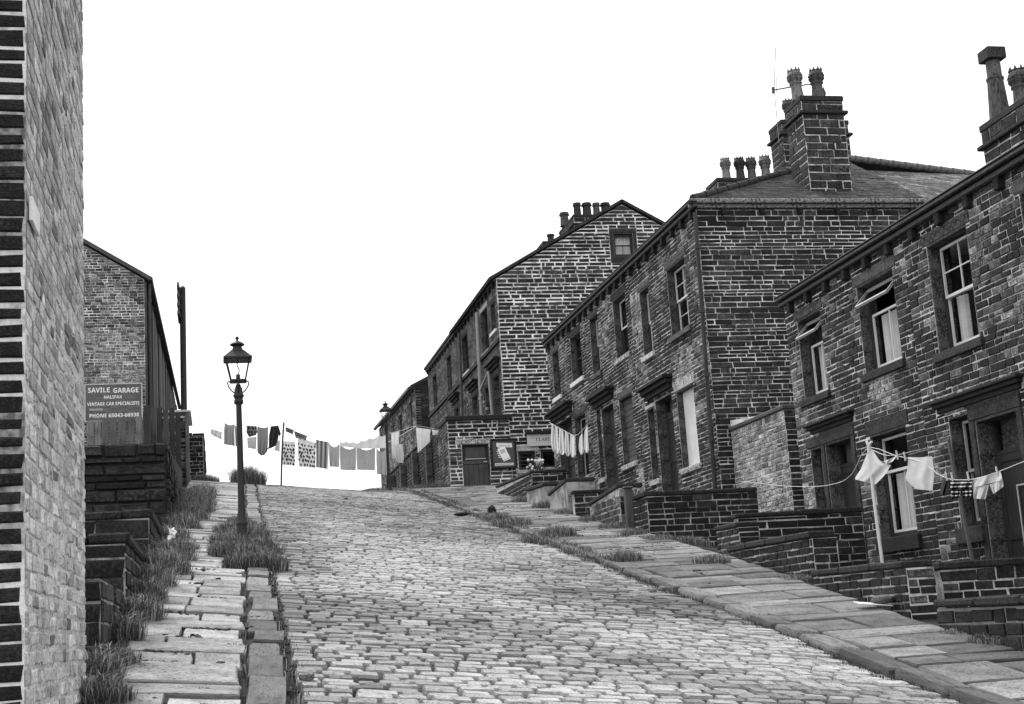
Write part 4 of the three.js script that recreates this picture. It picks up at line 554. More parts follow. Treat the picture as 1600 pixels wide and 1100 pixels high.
// ------------------------------------------------------------------ last row over the crest
{
  const X0 = onD(648, 610, 77).X, EV = onD(648, 606, 77).Y, D0 = 77, D1 = 96, X1 = onD(592, 668, D1).X, Y1 = onD(592, 670, D1).Y, T = thing('far_terrace_house', 'far dark terrace house beyond the shop, its roof raking down over the crest', 'house', [X0, 7, -86]);
  const u = V(X1 - X0, 0, -(D1 - D0)).normalize(), L = Math.hypot(X1 - X0, D1 - D0), F = new Frame(V(X0, 0, -D0), u.clone().negate(), V(-u.z, 0, u.x).multiplyScalar(-1)); if (F.n.x > 0) F.n.negate();
  const F2 = new Frame(V(X0, 0, -D0), u.clone().negate(), V(u.z, 0, -u.x)), holes = []; // u runs from the far end (-L) to the near end (0)
  const top = s => lerp(EV, Y1, -s / L), mk = (bl, tr) => { const hit = (px, py) => { const r = ray(px, py), o = [X0, D0], dx = X1 - X0, dd = D1 - D0, t = (o[0] * dd - o[1] * dx) / (r[0] * dd - r[2] * dx), X = t * r[0], D = t * r[2]; return [-Math.hypot(X - X0, D - D0), EYE + t * r[1]]; }; const a = hit(...bl), b = hit(...tr); return [a[0], a[1], b[0], b[1]]; };
  for (const q of [mk([640, 667], [643.5, 625]), mk([623, 683], [628, 645]), mk([613, 690], [616, 662])]) holes.push(q);
  const w = part('wall', slab(F2, [[-L, 5], [0, 5], [0, EV], [-L, Y1]], holes, 0.3), mats.mortarLow, T); emit(lay(F2, 8, Math.min(EV, Y1), () => [-L, 0], holes, { h: 0.16, hv: 0.15, lmin: 0.3, lmax: 0.6, j: 0.03, d: 0.02, tone: tone(0.5, 0.6) }), PAL.fac, w, 'stone', 'stone_courses', 0);
  for (const h of holes) { window_(T, F2, h, { rec: 0.12 }); sill(T, F2, h, mats.dress); }
  const e = part('wall', slab(FD(D0), [[X0 + 0.001, 5], [X0 + 9, 5], [X0 + 9, EV], [X0 + 4.5, EV + 2.2], [X0 + 0.001, EV]], [], 0.29), mats.mortarBlack, T, 'near-black gable end'); emit(lay(FD(D0), 8, EV, () => [X0, X0 + 6], [], { h: 0.15, hv: 0.15, lmin: 0.3, lmax: 0.6, j: 0.02, d: 0.015, tone: tone(0.3, 0.4) }), PAL.black, e, 'stone', 'stone_courses', 0);  // gable stones and joints darker than the street side
  const rf = new Geo(); const q = (x, y, d) => [x, y, -d]; rf.quad(q(X0 - 0.25, EV - 0.02, D0 - 0.15), q(X1 - 0.25, Y1 - 0.02, D1), q(X1 + 4.5, Y1 + 2.3, D1), q(X0 + 4.5, EV + 2.3, D0 - 0.15)); rf.quad(q(X0 - 0.25, EV + 0.14, D0 - 0.15), q(X1 - 0.25, Y1 + 0.14, D1), q(X1 - 0.25, Y1 - 0.02, D1), q(X0 - 0.25, EV - 0.02, D0 - 0.15)); rf.quad(q(X0 - 0.25, EV + 0.14, D0 - 0.15), q(X0 + 4.5, EV + 2.46, D0 - 0.15), q(X1 + 4.5, Y1 + 2.46, D1), q(X1 - 0.25, Y1 + 0.14, D1)); rf.quad(q(X0 - 0.25, EV - 0.02, D0 - 0.15), q(X0 + 4.5, EV + 2.3, D0 - 0.15), q(X0 + 4.5, EV + 2.46, D0 - 0.15), q(X0 - 0.25, EV + 0.14, D0 - 0.15)); part('roof', rf, mats.clayDark, T);
  part('gutter', new Geo().bar([X0 - 0.3, EV - 0.02, -D0], [X1 - 0.3, Y1 - 0.02, -D1], 0.16), mats.gutter, T);
}
// ------------------------------------------------------------------ brick house at the left edge
{
  const X = -0.85, F = FL(X), d0 = onX(38, 1000, X).D, d1 = onX(133, 1000, X).D, base = 0.2, top = 7.4, T = thing('brick_house', 'tall pale brick house corner rising past the top of the picture', 'house', [X, base + 0.5, -(d0 + d1) / 2]);
  const bt = (u, v) => { const big = fbm(u * 0.9 + 7, v * 1.3 + 2, 3); return clamp(0.5 + 0.5 * (big - 0.5) + rr(-0.28, 0.28) - (rnd() < 0.12 ? rr(0.2, 0.5) : 0) + (v < 2.6 ? 0.12 : 0), 0, 0.999); };
  const w = part('wall', slab(F, [[d0 + 0.301, base], [d1, base], [d1, top], [d0 + 0.301, top]], [], 0.3), mats.mortarBrick, T);
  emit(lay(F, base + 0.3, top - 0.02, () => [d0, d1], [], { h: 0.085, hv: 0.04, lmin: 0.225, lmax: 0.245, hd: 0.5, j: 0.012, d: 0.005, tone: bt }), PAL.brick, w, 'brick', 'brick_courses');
  const G = FD(d0), e = part('wall', slab(G, [[X - 3, base], [X, base], [X, top], [X - 3, top]], [], 0.3), mats.mortarGable, T, 'brick end wall with its shade painted into near-black bricks, white bed joints');
  emit(lay(G, base + 0.3, top - 0.02, () => [X - 3, X], [], { h: 0.085, hv: 0.04, lmin: 0.24, lmax: 0.26, hd: 0.3, j: 0.017, d: 0.01, tone: tone(0.3, 0.4) }), PAL.brickShaded, e, 'brick', 'brick_courses');  // end bricks coloured near-black to hold the shade on this side
  part('rear_wall', new Geo().box(FW, X - 3, X - 0.301, base, top, -d1, -d1 + 0.3).box(FW, X - 3, X - 2.7, base, top, -d1 + 0.301, -d0 - 0.301), mats.mortarDark, T); part('roof', new Geo().box(FW, X - 3.2, X + 0.15, top + 0.01, top + 0.2, -d1 - 0.1, -d0 + 0.15), mats.slate, T);
  const a = onX(46, 318, X), b = onX(56, 384, X); part('white_plate', new Geo().box(F, a.D - 0.12, a.D + 0.16, b.Y + 0.02, a.Y, 0.012, 0.03, 0.004), mats.whitePaint, T);
}
// ------------------------------------------------------------------ garden walls; run() lays one wall along the street with an end return facing downhill
function gardenWall(label, o) {
  // o: X street face, d0 near, d1 far, y top, ret: how far the return runs away from the street, side: 1 right-hand, -1 left-hand
  const T = thing('garden_wall', label, 'wall', [o.X, gy(o.X, (o.d0 + o.d1) / 2) - 0.2, -(o.d0 + o.d1) / 2]), s = o.side, F = s > 0 ? FX(o.X) : FL(o.X), th = o.th || 0.3, low = Math.min(gy(o.X, o.d0), gy(o.X + 2, o.d0)) - 0.35, u = s > 0 ? [-o.d1, -o.d0] : [o.d0, o.d1], yf = o.yf ?? o.y, spec = { h: o.h || 0.12, hv: o.hv || 0.2, lmin: o.lmin || 0.14, lmax: o.lmax || 0.38, j: o.j || 0.02, d: o.d || 0.016, tone: o.tone || tone(0.35, 0.55) }, G = FD(o.d0), x = s > 0 ? [o.X, o.X + o.ret] : [o.X - o.ret, o.X], pal = o.pal || PAL.low;
  const thE = Math.min(th - 0.001, (o.d1 - o.d0) * 0.5);
  if (o.street !== 0) { const w = part('wall', slab(F, s > 0 ? [[u[0], low], [u[1] - thE - 0.001, low], [u[1] - thE - 0.001, o.y], [u[0], yf]] : [[u[0] + thE + 0.001, low], [u[1], low], [u[1], yf], [u[0] + thE + 0.001, o.y]], [], th), o.mortar || mats.mortarDark, T); if (!o.plain) emit(lay(F, low, Math.min(o.y, yf), () => u, [], spec), pal, w, o.piece || 'stone', 'stone_courses', o.max ?? 150); }
  const e = part('wall', slab(G, [[x[0], low], [x[1], low], [x[1], o.y], [x[0], o.y]], [], thE), o.mortarE || o.mortar || mats.mortarDark, T); if (!o.plainE) emit(lay(G, low, o.y, () => x, [], { ...spec, lmin: (o.lminE || o.lmin || 0.2), lmax: (o.lmaxE || o.lmax || 0.48), h: o.hE || spec.h }), o.palE || pal, e, o.piece || 'stone', 'stone_courses', o.max ?? 150);
  const c = o.cop ?? 0.09, cm = o.cm || mats.coping, e2 = 0.04;
  if (c) {
    if (o.street !== 0) { const n = Math.max(1, Math.round((o.d1 - o.d0) / 0.9)); for (let i = 0; i < n; i++) { const a = lerp(u[0], u[1], i / n), b = lerp(u[0], u[1], (i + 1) / n), ya = s > 0 ? lerp(yf, o.y, i / n) : lerp(o.y, yf, i / n), yb = s > 0 ? lerp(yf, o.y, (i + 1) / n) : lerp(o.y, yf, (i + 1) / n), y = (ya + yb) / 2 + rr(0, 0.012), ff = new Frame(V(...F.p((a + b) / 2, y, 0)), V(...F.p(b, yb, 0)).sub(V(...F.p(a, ya, 0))), F.n); part('coping_stone', new Geo().box(ff, -(b - a) / 2 + 0.006, (b - a) / 2 - 0.006, 0.003, c + rr(-0.01, 0.012), -th - e2, e2 + rr(0, 0.015), 0.02), cm, T); } }
    const m = Math.max(1, Math.round(o.ret / 0.9)), xi = s > 0 ? x[0] + (o.street !== 0 ? th + e2 + 0.004 : -e2) : x[0], xj = s > 0 ? x[1] : x[1] - (o.street !== 0 ? th + e2 + 0.004 : -e2); if (xj > xi + 0.1) for (let i = 0; i < m; i++) part('coping_stone', new Geo().box(G, lerp(xi, xj, i / m) + 0.004, lerp(xi, xj, (i + 1) / m) - 0.004, o.y + 0.002, o.y + c + rr(-0.01, 0.012), -thE - e2, e2 + rr(0, 0.01), 0.02), cm, T);
  }
  return T;
}
{ // left-hand side, up the hill
  const XL = -0.85, y = (px, py) => onX(px, py, XL), A = y(157, 905), B = y(195, 834), C = y(233, 797), D = y(260, 690), big = { pal: PAL.black, mortar: mats.mortarLow };
  gardenWall('small dark stone wall just beyond the brick house', { X: XL, side: -1, d0: A.D, d1: B.D - 0.5, y: A.Y, ret: 1.6, h: 0.15, lmin: 0.3, lmax: 0.55, cop: 0, ...big });
  gardenWall('dark stone wall with rough coping, second wall beyond the brick house', { X: XL, side: -1, d0: B.D, d1: C.D - 0.6, y: B.Y - 0.09, ret: 1.8, h: 0.16, lmin: 0.28, lmax: 0.6, ...big, mortarE: mats.mortarDark });
  gardenWall('dark stone wall with flat coping at the foot of the black retaining wall', { X: XL, side: -1, d0: C.D, d1: D.D - 1.2, y: C.Y - 0.1, ret: 2.2, h: 0.17, lmin: 0.4, lmax: 0.8, cop: 0.11, ...big, mortarE: mats.mortarLow });
  gardenWall('black rough retaining wall of big uneven stones below the garage sign', { X: XL - 0.02, side: -1, d0: D.D, d1: 37, y: D.Y - 0.02, yf: D.Y + 0.9, ret: 3.4, h: 0.15, hv: 0.6, d: 0.06, lmin: 0.2, lmax: 0.95, j: 0.03, cop: 0, pal: PAL.black, mortar: mats.mortarBlack });
  gardenWall('far stub of dark stone wall at the crest beside the grass', { X: -0.42, side: -1, d0: 47.5, d1: 54, y: onD(305, 681, 47.5).Y, yf: onD(305, 681, 47.5).Y - 0.5, ret: 1.3, h: 0.13, ...big, mortarE: mats.mortarDark, pal: PAL.low, max: 60 });
}
{ // right-hand gardens: photo pixels of the near top corner, far top end and the ground below them
  const wall = (label, n, f, t, tf, ret, o = {}) => { const a = gnd(...n), b = gnd(...f), X = o.X ?? (a.X + b.X) / 2, cop = o.cop ?? 0.09; return gardenWall(label, { X, side: 1, d0: a.D, d1: b.D, y: onX(...t, X).Y - cop, yf: onX(...tf, X).Y - cop, ret, mortar: mats.mortarDark, ...o }); };
  const cross = (label, D, x0, len, top, o = {}) => gardenWall(label, { X: x0, side: 1, street: 0, d0: D, d1: D + 0.35, y: onD(...top, D).Y - 0.09, ret: len, mortar: mats.mortarDark, max: 100, ...o });
  gardenWall('rough low stone wall before the cottage with the leaning plank', { X: 7.24, side: 1, d0: 9.5, d1: 13.6, y: onX(1600, 931, 7.24).Y - 0.1, yf: onX(1463, 936, 7.24).Y - 0.1, ret: 0.4, th: 0.35, mortar: mats.mortarLow, h: 0.12, hv: 0.4, max: 200, lmin: 0.2, lmax: 0.45 });
  wall('stone garden wall with a slanting coping where the clothes prop stands', [1412, 957], [1283, 916], [1407, 876], [1281, 890], 0.34, { h: 0.1, lminE: 0.2, lmaxE: 0.4, palE: PAL.fac });
  cross('dark cross wall beside the leaning plank', 15.4, 8.3, 1.3, [1480, 878]);
  wall('stone garden wall with quoined end below the first cottage window', [1255, 904], [1158, 869], [1252, 834], [1156, 851], 0.36, { h: 0.1, lminE: 0.2, lmaxE: 0.45 });
  { const a = onX(1153, 815, 7.96), b = onX(1119, 822, 7.96); gardenWall('dark stone wall stub beyond the quoined garden wall', { X: 7.96, side: 1, d0: a.D, d1: b.D, y: a.Y - 0.09, yf: b.Y - 0.09, ret: 0.34, mortar: mats.mortarDark, h: 0.1, max: 80 }); }
  cross('dark cross wall below the pale outbuilding', 21.9, 8.31, 2.2, [1200, 799], { h: 0.13, lmin: 0.3, lmax: 0.6 });
  wall('dark coursed stone front wall with white scuffs before the end house', [1011, 833], [987, 826], [1007, 770], [988, 777], 2.3, { h: 0.12, lmin: 0.2, lmax: 0.45 });
  wall('stone garden wall with raking coping beside the dark gate post', [971, 826], [924, 814], [969, 755], [924, 784], 0.5, { h: 0.12, palE: PAL.fac, pal: PAL.fac });
  cross('narrow dark wall between the brick and the rendered garden walls', gnd(905, 807).D + 0.3, gnd(900, 806).X, 1.5, [900, 766], { max: 60 });
  wall('rendered grey garden wall with a dark raking coping', [890, 803], [858, 796], [888, 746], [857, 771], 0.7, { plain: 1, plainE: 1, mortar: mats.render });
  wall('small rendered wall with pale sloping top', [850, 794], [826, 787], [847, 756], [825, 762], 0.8, { plain: 1, plainE: 1, mortar: mats.render });
  wall('stone wall with raking coping below the shop window', [823, 785], [786, 771], [820, 741], [784, 754], 1.0, { h: 0.13, max: 100 });
  const gp = gnd(986, 830), gt = onD(984, 764, gp.D).Y; { const t = thing('gate_post', 'dark timber gate post between two garden walls', 'post', [gp.X, gp.Y - 0.1, -gp.D]); part('post', new Geo().box(FW, gp.X - 0.08, gp.X + 0.08, gp.Y - 0.3, gt, -gp.D - 0.08, -gp.D + 0.08, 0.02), mats.midWood, t); part('post_cap', new Geo().box(FW, gp.X - 0.1, gp.X + 0.1, gt + 0.002, gt + 0.05, -gp.D - 0.1, -gp.D + 0.1, 0.02), mats.midWood, t); }
}
// ------------------------------------------------------------------ the garage and the yard before it
{
  const D0 = 42.15, X = -2, D1 = 66, Xb = -1.78, EV = 12.7, base = 5.5, F = FD(D0), k = onD(131, 383, D0), sl = (k.Y - EV) / (X - k.X), XW = -9, T = thing('garage_building', 'pale brick gabled garage building with dark boarded side', 'garage', [X - 3, base + 0.6, -50]);
  const ridge = (X + XW) / 2, yr = EV + (X - ridge) * sl, range = v => v <= EV ? [XW, X] : [XW + (v - EV) / sl, X - (v - EV) / sl];
  const w = part('wall', slab(F, [[XW, base], [X, base], [X, EV], [ridge, yr], [XW, EV]], [], 0.3), mats.mortarPale, T);
  const tn = (u, v) => { const band = sm(9.3, 9.8, v) * (1 - sm(11, 11.4, v)); return clamp(0.4 + 0.3 * band + 0.7 * (fbm(u * 0.7, v * 0.9, 3) - 0.5) + rr(-0.3, 0.3), 0, 0.999); };
  emit(lay(F, 7, yr - 0.05, v => { const r = range(v); return [Math.max(r[0], -5), r[1]]; }, [], { h: 0.086, hv: 0.05, lmin: 0.22, lmax: 0.25, hd: 0.4, j: 0.016, d: 0.012, tone: tn }), PAL.garage, w, 'brick', 'brick_courses');
  const L = Math.hypot(X - ridge, yr - EV), fr = new Frame(V(X + 0.1, EV - 0.03, 0), V(0, 0, -1), V(yr - EV, X - ridge, 0)), fl = new Frame(V(XW - 0.1, EV - 0.03, 0), V(0, 0, 1), V(-(yr - EV), X - ridge, 0)); const rf = new Geo(); rf.prism(fr, [[D0 - 0.12, -0.1], [D1, -0.1], [D1, L + 0.08], [D0 - 0.12, L + 0.08]], 0.02, 0.13); rf.prism(fl, [[-D1, -0.1], [-D0 + 0.12, -0.1], [-D0 + 0.12, L + 0.08], [-D1, L + 0.08]], 0.02, 0.13); part('roof', rf, mats.slate, T);
  const uu = V(Xb - X, 0, -(D1 - D0)).normalize(), FS = new Frame(V(X, 0, -D0), uu, V(-uu.z, 0, uu.x)), LS = Math.hypot(Xb - X, D1 - D0), sw = part('wall', slab(FS, [[0.31, base], [LS, base], [LS, EV - 0.02], [0.31, EV - 0.02]], [], 0.25), mats.soot, T, 'side wall of dark upright boards');
  for (let s = 0.02; s < LS - 0.2;) { const bw = rr(0.3, 0.55); part('board', new Geo().box(FS, s, Math.min(s + bw - 0.03, LS), base + rr(0.5, 1.2), EV - rr(0.02, 0.1), 0.003, rr(0.03, 0.09), 0.008), rnd() < 0.3 ? mats.midWood : mats.darkWood, sw); s += bw; }
  part('gutter', new Geo().box(FS, -0.1, LS, EV - 0.06, EV + 0.06, 0.1, 0.24, 0.02), mats.gutter, T); part('downpipe', new Geo().cyl(X + 0.12, 8, EV - 0.05, -D0 - 0.25, 0.07, 0.07), mats.gutter, T);
  part('rear_wall', new Geo().box(FW, XW, XW + 0.3, base, EV, -D1, -D0 - 0.301).box(FW, XW + 0.301, Xb - 0.26, base, EV, -D1, -D1 + 0.3), mats.mortarDark, T);
  // painted sign
  const r = rd(D0 - 0.25, [132, 660], [222.5, 598]), S = thing('garage_sign', 'grey painted garage sign with white hand lettering', 'sign', [(r[0] + r[2]) / 2, r[1] - 0.6, -D0 + 0.3]), FS2 = FD(D0 - 0.25);
  part('board', new Geo().box(FS2, r[0], r[2], r[1], r[3], -0.03, 0.02, 0.006), mats.greyWood, S); const st = new Geo(), e = 0.035; st.box(FS2, r[0], r[2], r[3] - e, r[3], 0.021, 0.035); st.box(FS2, r[0], r[2], r[1], r[1] + e, 0.021, 0.035); st.box(FS2, r[2] - e, r[2], r[1] + e, r[3] - e, 0.021, 0.035); st.box(FS2, r[0], r[0] + e, r[1] + e, r[3] - e, 0.021, 0.035); part('trim', st, mats.creamPaint, S);
  for (const x of [r[0] + 0.2, r[2] - 0.1]) part('sign_post', new Geo().box(FS2, x - 0.05, x + 0.05, 6.2, r[3] - 0.1, -0.11, -0.031, 0.01), mats.midWood, S);
  const pg = new THREE.PlaneGeometry(r[2] - r[0] - 2 * e, r[3] - r[1] - 2 * e); pg.translate((r[0] + r[2]) / 2, (r[1] + r[3]) / 2, -D0 + 0.25 + 0.024);
  part('lettering', pg, new THREE.MeshStandardMaterial({ roughness: 0.8, map: printTex(1024, 700, (c, w, h) => {
    c.fillStyle = '#5c5c5c'; c.fillRect(0, 0, w, h); let s = 5; const q = () => (s = (s * 16807) % 2147483647) / 2147483647; for (let i = 0; i < 500; i++) { const v = 60 + q() * 70 | 0; c.fillStyle = 'rgba(' + v + ',' + v + ',' + v + ',0.25)'; c.fillRect(q() * w, q() * h, 20 + q() * 140, 6 + q() * 40); }
    c.fillStyle = '#ececec'; c.font = 'bold 132px sans-serif'; c.fillText('SAVILE', 40, 150, 410); c.fillText('GARAGE', 500, 165, 480); c.font = 'bold 86px sans-serif'; c.fillText('HALIFAX', 330, 275, 340); c.font = 'bold 92px sans-serif'; c.fillText('VINTAGE CAR SPECIALISTS', 30, 408, 960); c.font = 'bold 52px sans-serif'; c.fillStyle = '#cfcfcf'; c.fillText('ENQUIRIES', 70, 500, 240); c.fillStyle = '#ececec'; c.font = 'bold 100px sans-serif'; c.fillText('PHONE 65043-66938', 60, 640, 920);
  }) }), S);
  // plank fence on the retaining wall, below the sign
  const P = thing('plank_fence', 'weathered upright plank fence on top of the black retaining wall', 'fence', [-2.6, 6.2, -40]); for (let x = -3.5; x < -1.98;) { const bw = rr(0.14, 0.26), pale = rnd() < 0.3; part('plank', new Geo().box(FD(40.2), x, x + bw - 0.015, 5.6, onD(180, 657 - rr(0, 6), 40.2).Y, -0.03, 0.0 + rr(0, 0.01), 0.004), pale ? mats.paleWood : mats.greyWood, P); x += bw; }
  for (let x = -1.95, d = 40; x < -1.0; x += 0.16, d += 0.35) part('plank', new Geo().box(FD(d), x, x + 0.15, 6.0, onD(240, 632 + (x + 1.95) * 10, d).Y - rr(0, 0.15), -0.03, 0, 0.004), rnd() < 0.4 ? mats.midWood : mats.darkWood, P);
  part('rail', new Geo().bar([-3.5, 6.9, -40.26], [-1.98, 6.9, -40.26], 0.08), mats.midWood, P);
  // shed with a pale roof edge
  const d2 = 43.2, q = rd(d2, [254, 760], [292, 645]), H = thing('brick_shed', 'small dark brick shed with a pale roof edge beside the telegraph pole', 'shed', [(q[0] + q[2]) / 2, 6, -d2]), fh = FD(d2); const hw = part('wall', slab(fh, [[q[0], 5.8], [q[2], 5.8], [q[2], q[3]], [q[0], q[3]]], [], 0.25), mats.mortarLow, H);
  emit(lay(fh, 6.2, q[3], () => [q[0], q[2]], [], { h: 0.1, hv: 0.1, lmin: 0.2, lmax: 0.3, j: 0.018, d: 0.012, tone: tone(0.35, 0.7) }), PAL.fac, hw, 'brick', 'brick_courses'); const sd = part('wall', slab(FL(q[2]), [[d2 + 0.251, 5.8], [d2 + 2.6, 5.8], [d2 + 2.6, q[3]], [d2 + 0.251, q[3]]], [], 0.25), mats.mortarLow, H);
  part('roof', new Geo().box(FW, q[0] - 0.1, q[2] + 0.12, q[3] + 0.004, q[3] + 0.07, -d2 - 2.7, -d2 + 0.16, 0.015), mats.creamPaint, H); part('fascia', new Geo().box(FW, q[0] - 0.1, q[2] + 0.02, q[3] - 0.16, q[3] - 0.1, -d2 + 0.01, -d2 + 0.06), mats.creamPaint, H); part('corner_post', new Geo().box(FW, q[2] - 0.06, q[2] + 0.06, 5.9, q[3] - 0.02, -d2 + 0.02, -d2 + 0.14, 0.01), mats.greyWood, H);
}
// ------------------------------------------------------------------ telegraph pole and its wire
{
  const D = 44.6, b = onD(289, 760, D), t = onD(285, 450, D), T = thing('telegraph_pole', 'tall timber telegraph pole with short crossarms seen end on', 'pole', [b.X, gy(b.X, D), -D]);
  const g = new Geo(); g.add(new THREE.TubeGeometry(new THREE.LineCurve3(V(b.X, gy(b.X, D) - 0.4, -D), V(t.X, t.Y, -D)), 8, 0.1, 10)); part('pole', g, mats.darkWood, T); part('pole_cap', new Geo().cyl(t.X, t.Y + 0.002, t.Y + 0.07, -D, 0.11, 0.03), mats.gutter, T);
  for (let i = 0; i < 4; i++) { const y = t.Y - 0.12 - i * 0.28, arm = part('crossarm', new Geo().box(FW, t.X - 0.16, t.X - 0.07, y - 0.05, y + 0.05, -D - 0.7, -D + 0.7, 0.01), mats.midWood, T); for (const z of [-0.6, -0.25, 0.25, 0.6]) part('insulator', new Geo().cyl(t.X - 0.12, y + 0.052, y + 0.17, -D + z, 0.04, 0.025, 8), mats.gutter, arm); }
  const e = onX(690, 524, XF - 0.05), s = [t.X + 0.1, onD(290, 483, D).Y, -D], E2 = [e.X, e.Y, -e.D], pts = []; for (let i = 0; i <= 16; i++) { const k = i / 16; pts.push([lerp(s[0], E2[0], k), lerp(s[1], E2[1], k) - 0.5 * 4 * k * (1 - k), lerp(s[2], E2[2], k)]); } solo('overhead_wire', new Geo().tube(pts, 0.006, 40, 5), mats.wireGrey, 'thin wire strung from the telegraph pole over the road to the far terrace', 'wire');
}
// ------------------------------------------------------------------ gas lamps
function lamp(label, b, topPx, group) {
  const X = b.X, D = b.D, y0 = gy(X, D), H = onD(...topPx, D).Y - y0, T = thing('street_lamp', label, 'street lamp', [X, y0, -D], group), z = -D, k = H / 3.2, Y = f => y0 + f * H;
  const g = new Geo(); g.lathe([[0.001, -0.2], [0.12, -0.2], [0.12, 0.02], [0.09, 0.1], [0.07, 0.34], [0.085, 0.36], [0.085, 0.4], [0.06, 0.44], [0.05, 0.7], [0.046, 1.7], [0.042, 2.18], [0.07, 2.2], [0.07, 2.25], [0.06, 2.27], [0.075, 2.3], [0.085, 2.33], [0.06, 2.36], [0.062, 2.42], [0.045, 2.46], [0.03, 2.5], [0.001, 2.5]].map(([a, c]) => [a * k, c * k]), X, y0, z, 16); part('post', g, mats.iron, T);
  for (const s of [-1, 1]) for (const ax of [0, 1]) { const p = (r, y) => ax ? [X, Y(y), z + s * r * k] : [X + s * r * k, Y(y), z]; part('scroll_bracket', new Geo().tube([p(0.04, 0.735), p(0.1, 0.75), p(0.15, 0.775), p(0.155, 0.795), p(0.1, 0.79)], 0.011 * k, 12, 6), mats.iron, T); }
  const lo = Y(0.797), hi = Y(0.895), rl = 0.105 * k, rh = 0.17 * k, L = new Geo(); L.box(FW, X - rl - 0.02 * k, X + rl + 0.02 * k, lo - 0.02 * k, lo + 0.012 * k, z - rl - 0.02 * k, z + rl + 0.02 * k, 0.006); for (const sx of [-1, 1]) for (const sz of [-1, 1]) L.bar([X + sx * rl, lo, z + sz * rl], [X + sx * rh, hi, z + sz * rh], 0.02 * k); const ln = part('lantern', L, mats.iron, T);
  for (const [ax, s] of [[0, -1], [0, 1], [1, -1], [1, 1]]) { const q = (r, y, e) => ax ? [X + e * r, y, z + s * r] : [X + s * r, y, z + e * r], gl = new Geo(); gl.quad(q(rl, lo, -0.95), q(rl, lo, 0.95), q(rh, hi, 0.95), q(rh, hi, -0.95)); part('pane', gl, mats.glass, ln); }
  const R = new Geo(); R.box(FW, X - rh - 0.045 * k, X + rh + 0.045 * k, hi, hi + 0.045 * k, z - rh - 0.045 * k, z + rh + 0.045 * k, 0.01); const c = (r, y) => [[-r, y, -r], [r, y, -r], [r, y, r], [-r, y, r]].map(([a, b2, d]) => [X + a, b2, z + d]), c0 = c(rh + 0.03 * k, hi + 0.045 * k), c1 = c(0.085 * k, hi + 0.16 * k), cm = c(0.15 * k, hi + 0.095 * k); for (let i = 0; i < 4; i++) { const j = (i + 1) % 4; R.quad(c0[i], c0[j], cm[j], cm[i]); R.quad(cm[i], cm[j], c1[j], c1[i]); }
  R.lathe([[0.085, 0.13], [0.08, 0.18], [0.07, 0.2], [0.07, 0.23], [0.11, 0.24], [0.11, 0.26], [0.07, 0.29], [0.02, 0.31], [0.015, 0.33], [0.03, 0.345], [0.03, 0.36], [0.001, 0.39]].map(([a, b2]) => [a * k, b2 * k]), X, hi, z, 12); part('lantern_roof', R, mats.iron, ln);
  part('burner', new Geo().cyl(X, lo, lo + 0.1 * k, z, 0.035 * k, 0.03 * k, 8).tube([[X, lo + 0.1 * k, z], [X + 0.02 * k, lo + 0.17 * k, z], [X - 0.01 * k, lo + 0.24 * k, z], [X, hi, z]], 0.008 * k, 8, 5), mats.iron, ln);
}
lamp('black iron gas lamp standing in long grass by the kerb', gnd(379, 858), [381, 530]);
lamp('black iron gas lamp at the crest in front of the washing', onD(608, 763, 48), [605, 628]);
// ------------------------------------------------------------------ washing
const cl = (v, o = {}) => { const m = new THREE.MeshPhysicalMaterial({ roughness: 1, side: THREE.DoubleSide, map: T_CLOTH, transmission: 0.35, thickness: 0, ...o }); m.color.setRGB(v, v, v); return m; };
const spots = printTex(256, 256, (c, w, h) => { c.fillStyle = '#e9e9e9'; c.fillRect(0, 0, w, h); let s = 11; const q = () => (s = (s * 16807) % 2147483647) / 2147483647; c.fillStyle = '#1c1c1c'; for (let j = 0; j < 6; j++) for (let i = 0; i < 6; i++) { c.beginPath(); c.ellipse((i + 0.5 + (j % 2) * 0.5 + (q() - 0.5) * 0.4) * 43, (j + 0.5 + (q() - 0.5) * 0.4) * 43, 12 + q() * 11, 9 + q() * 8, q() * 3, 0, 7); c.fill(); } });
const stripes = printTex(128, 64, (c, w, h) => { c.fillStyle = '#8a8a8a'; c.fillRect(0, 0, w, h); for (let i = 0; i < 6; i++) { c.fillStyle = i % 2 ? '#d0d0d0' : '#2a2a2a'; c.fillRect(i * 22 + 4, 0, 9, h); } });
const hoops = printTex(64, 128, (c, w, h) => { c.fillStyle = '#0d0d0d'; c.fillRect(0, 0, w, h); c.fillStyle = '#dedede'; for (let i = 0; i < 4; i++) c.fillRect(0, 12 + i * 30, w, 9); });
const CM = { white: cl(0.95), light: cl(0.82), grey: cl(0.46), mid: cl(0.3), dark: cl(0.035, { transmission: 0 }), spot: cl(0.95, { map: spots }), stripe: cl(0.9, { map: stripes }), hoop: cl(0.95, { map: hoops, transmission: 0 }), darkPat: cl(0.3, { map: spots, transmission: 0 }) };
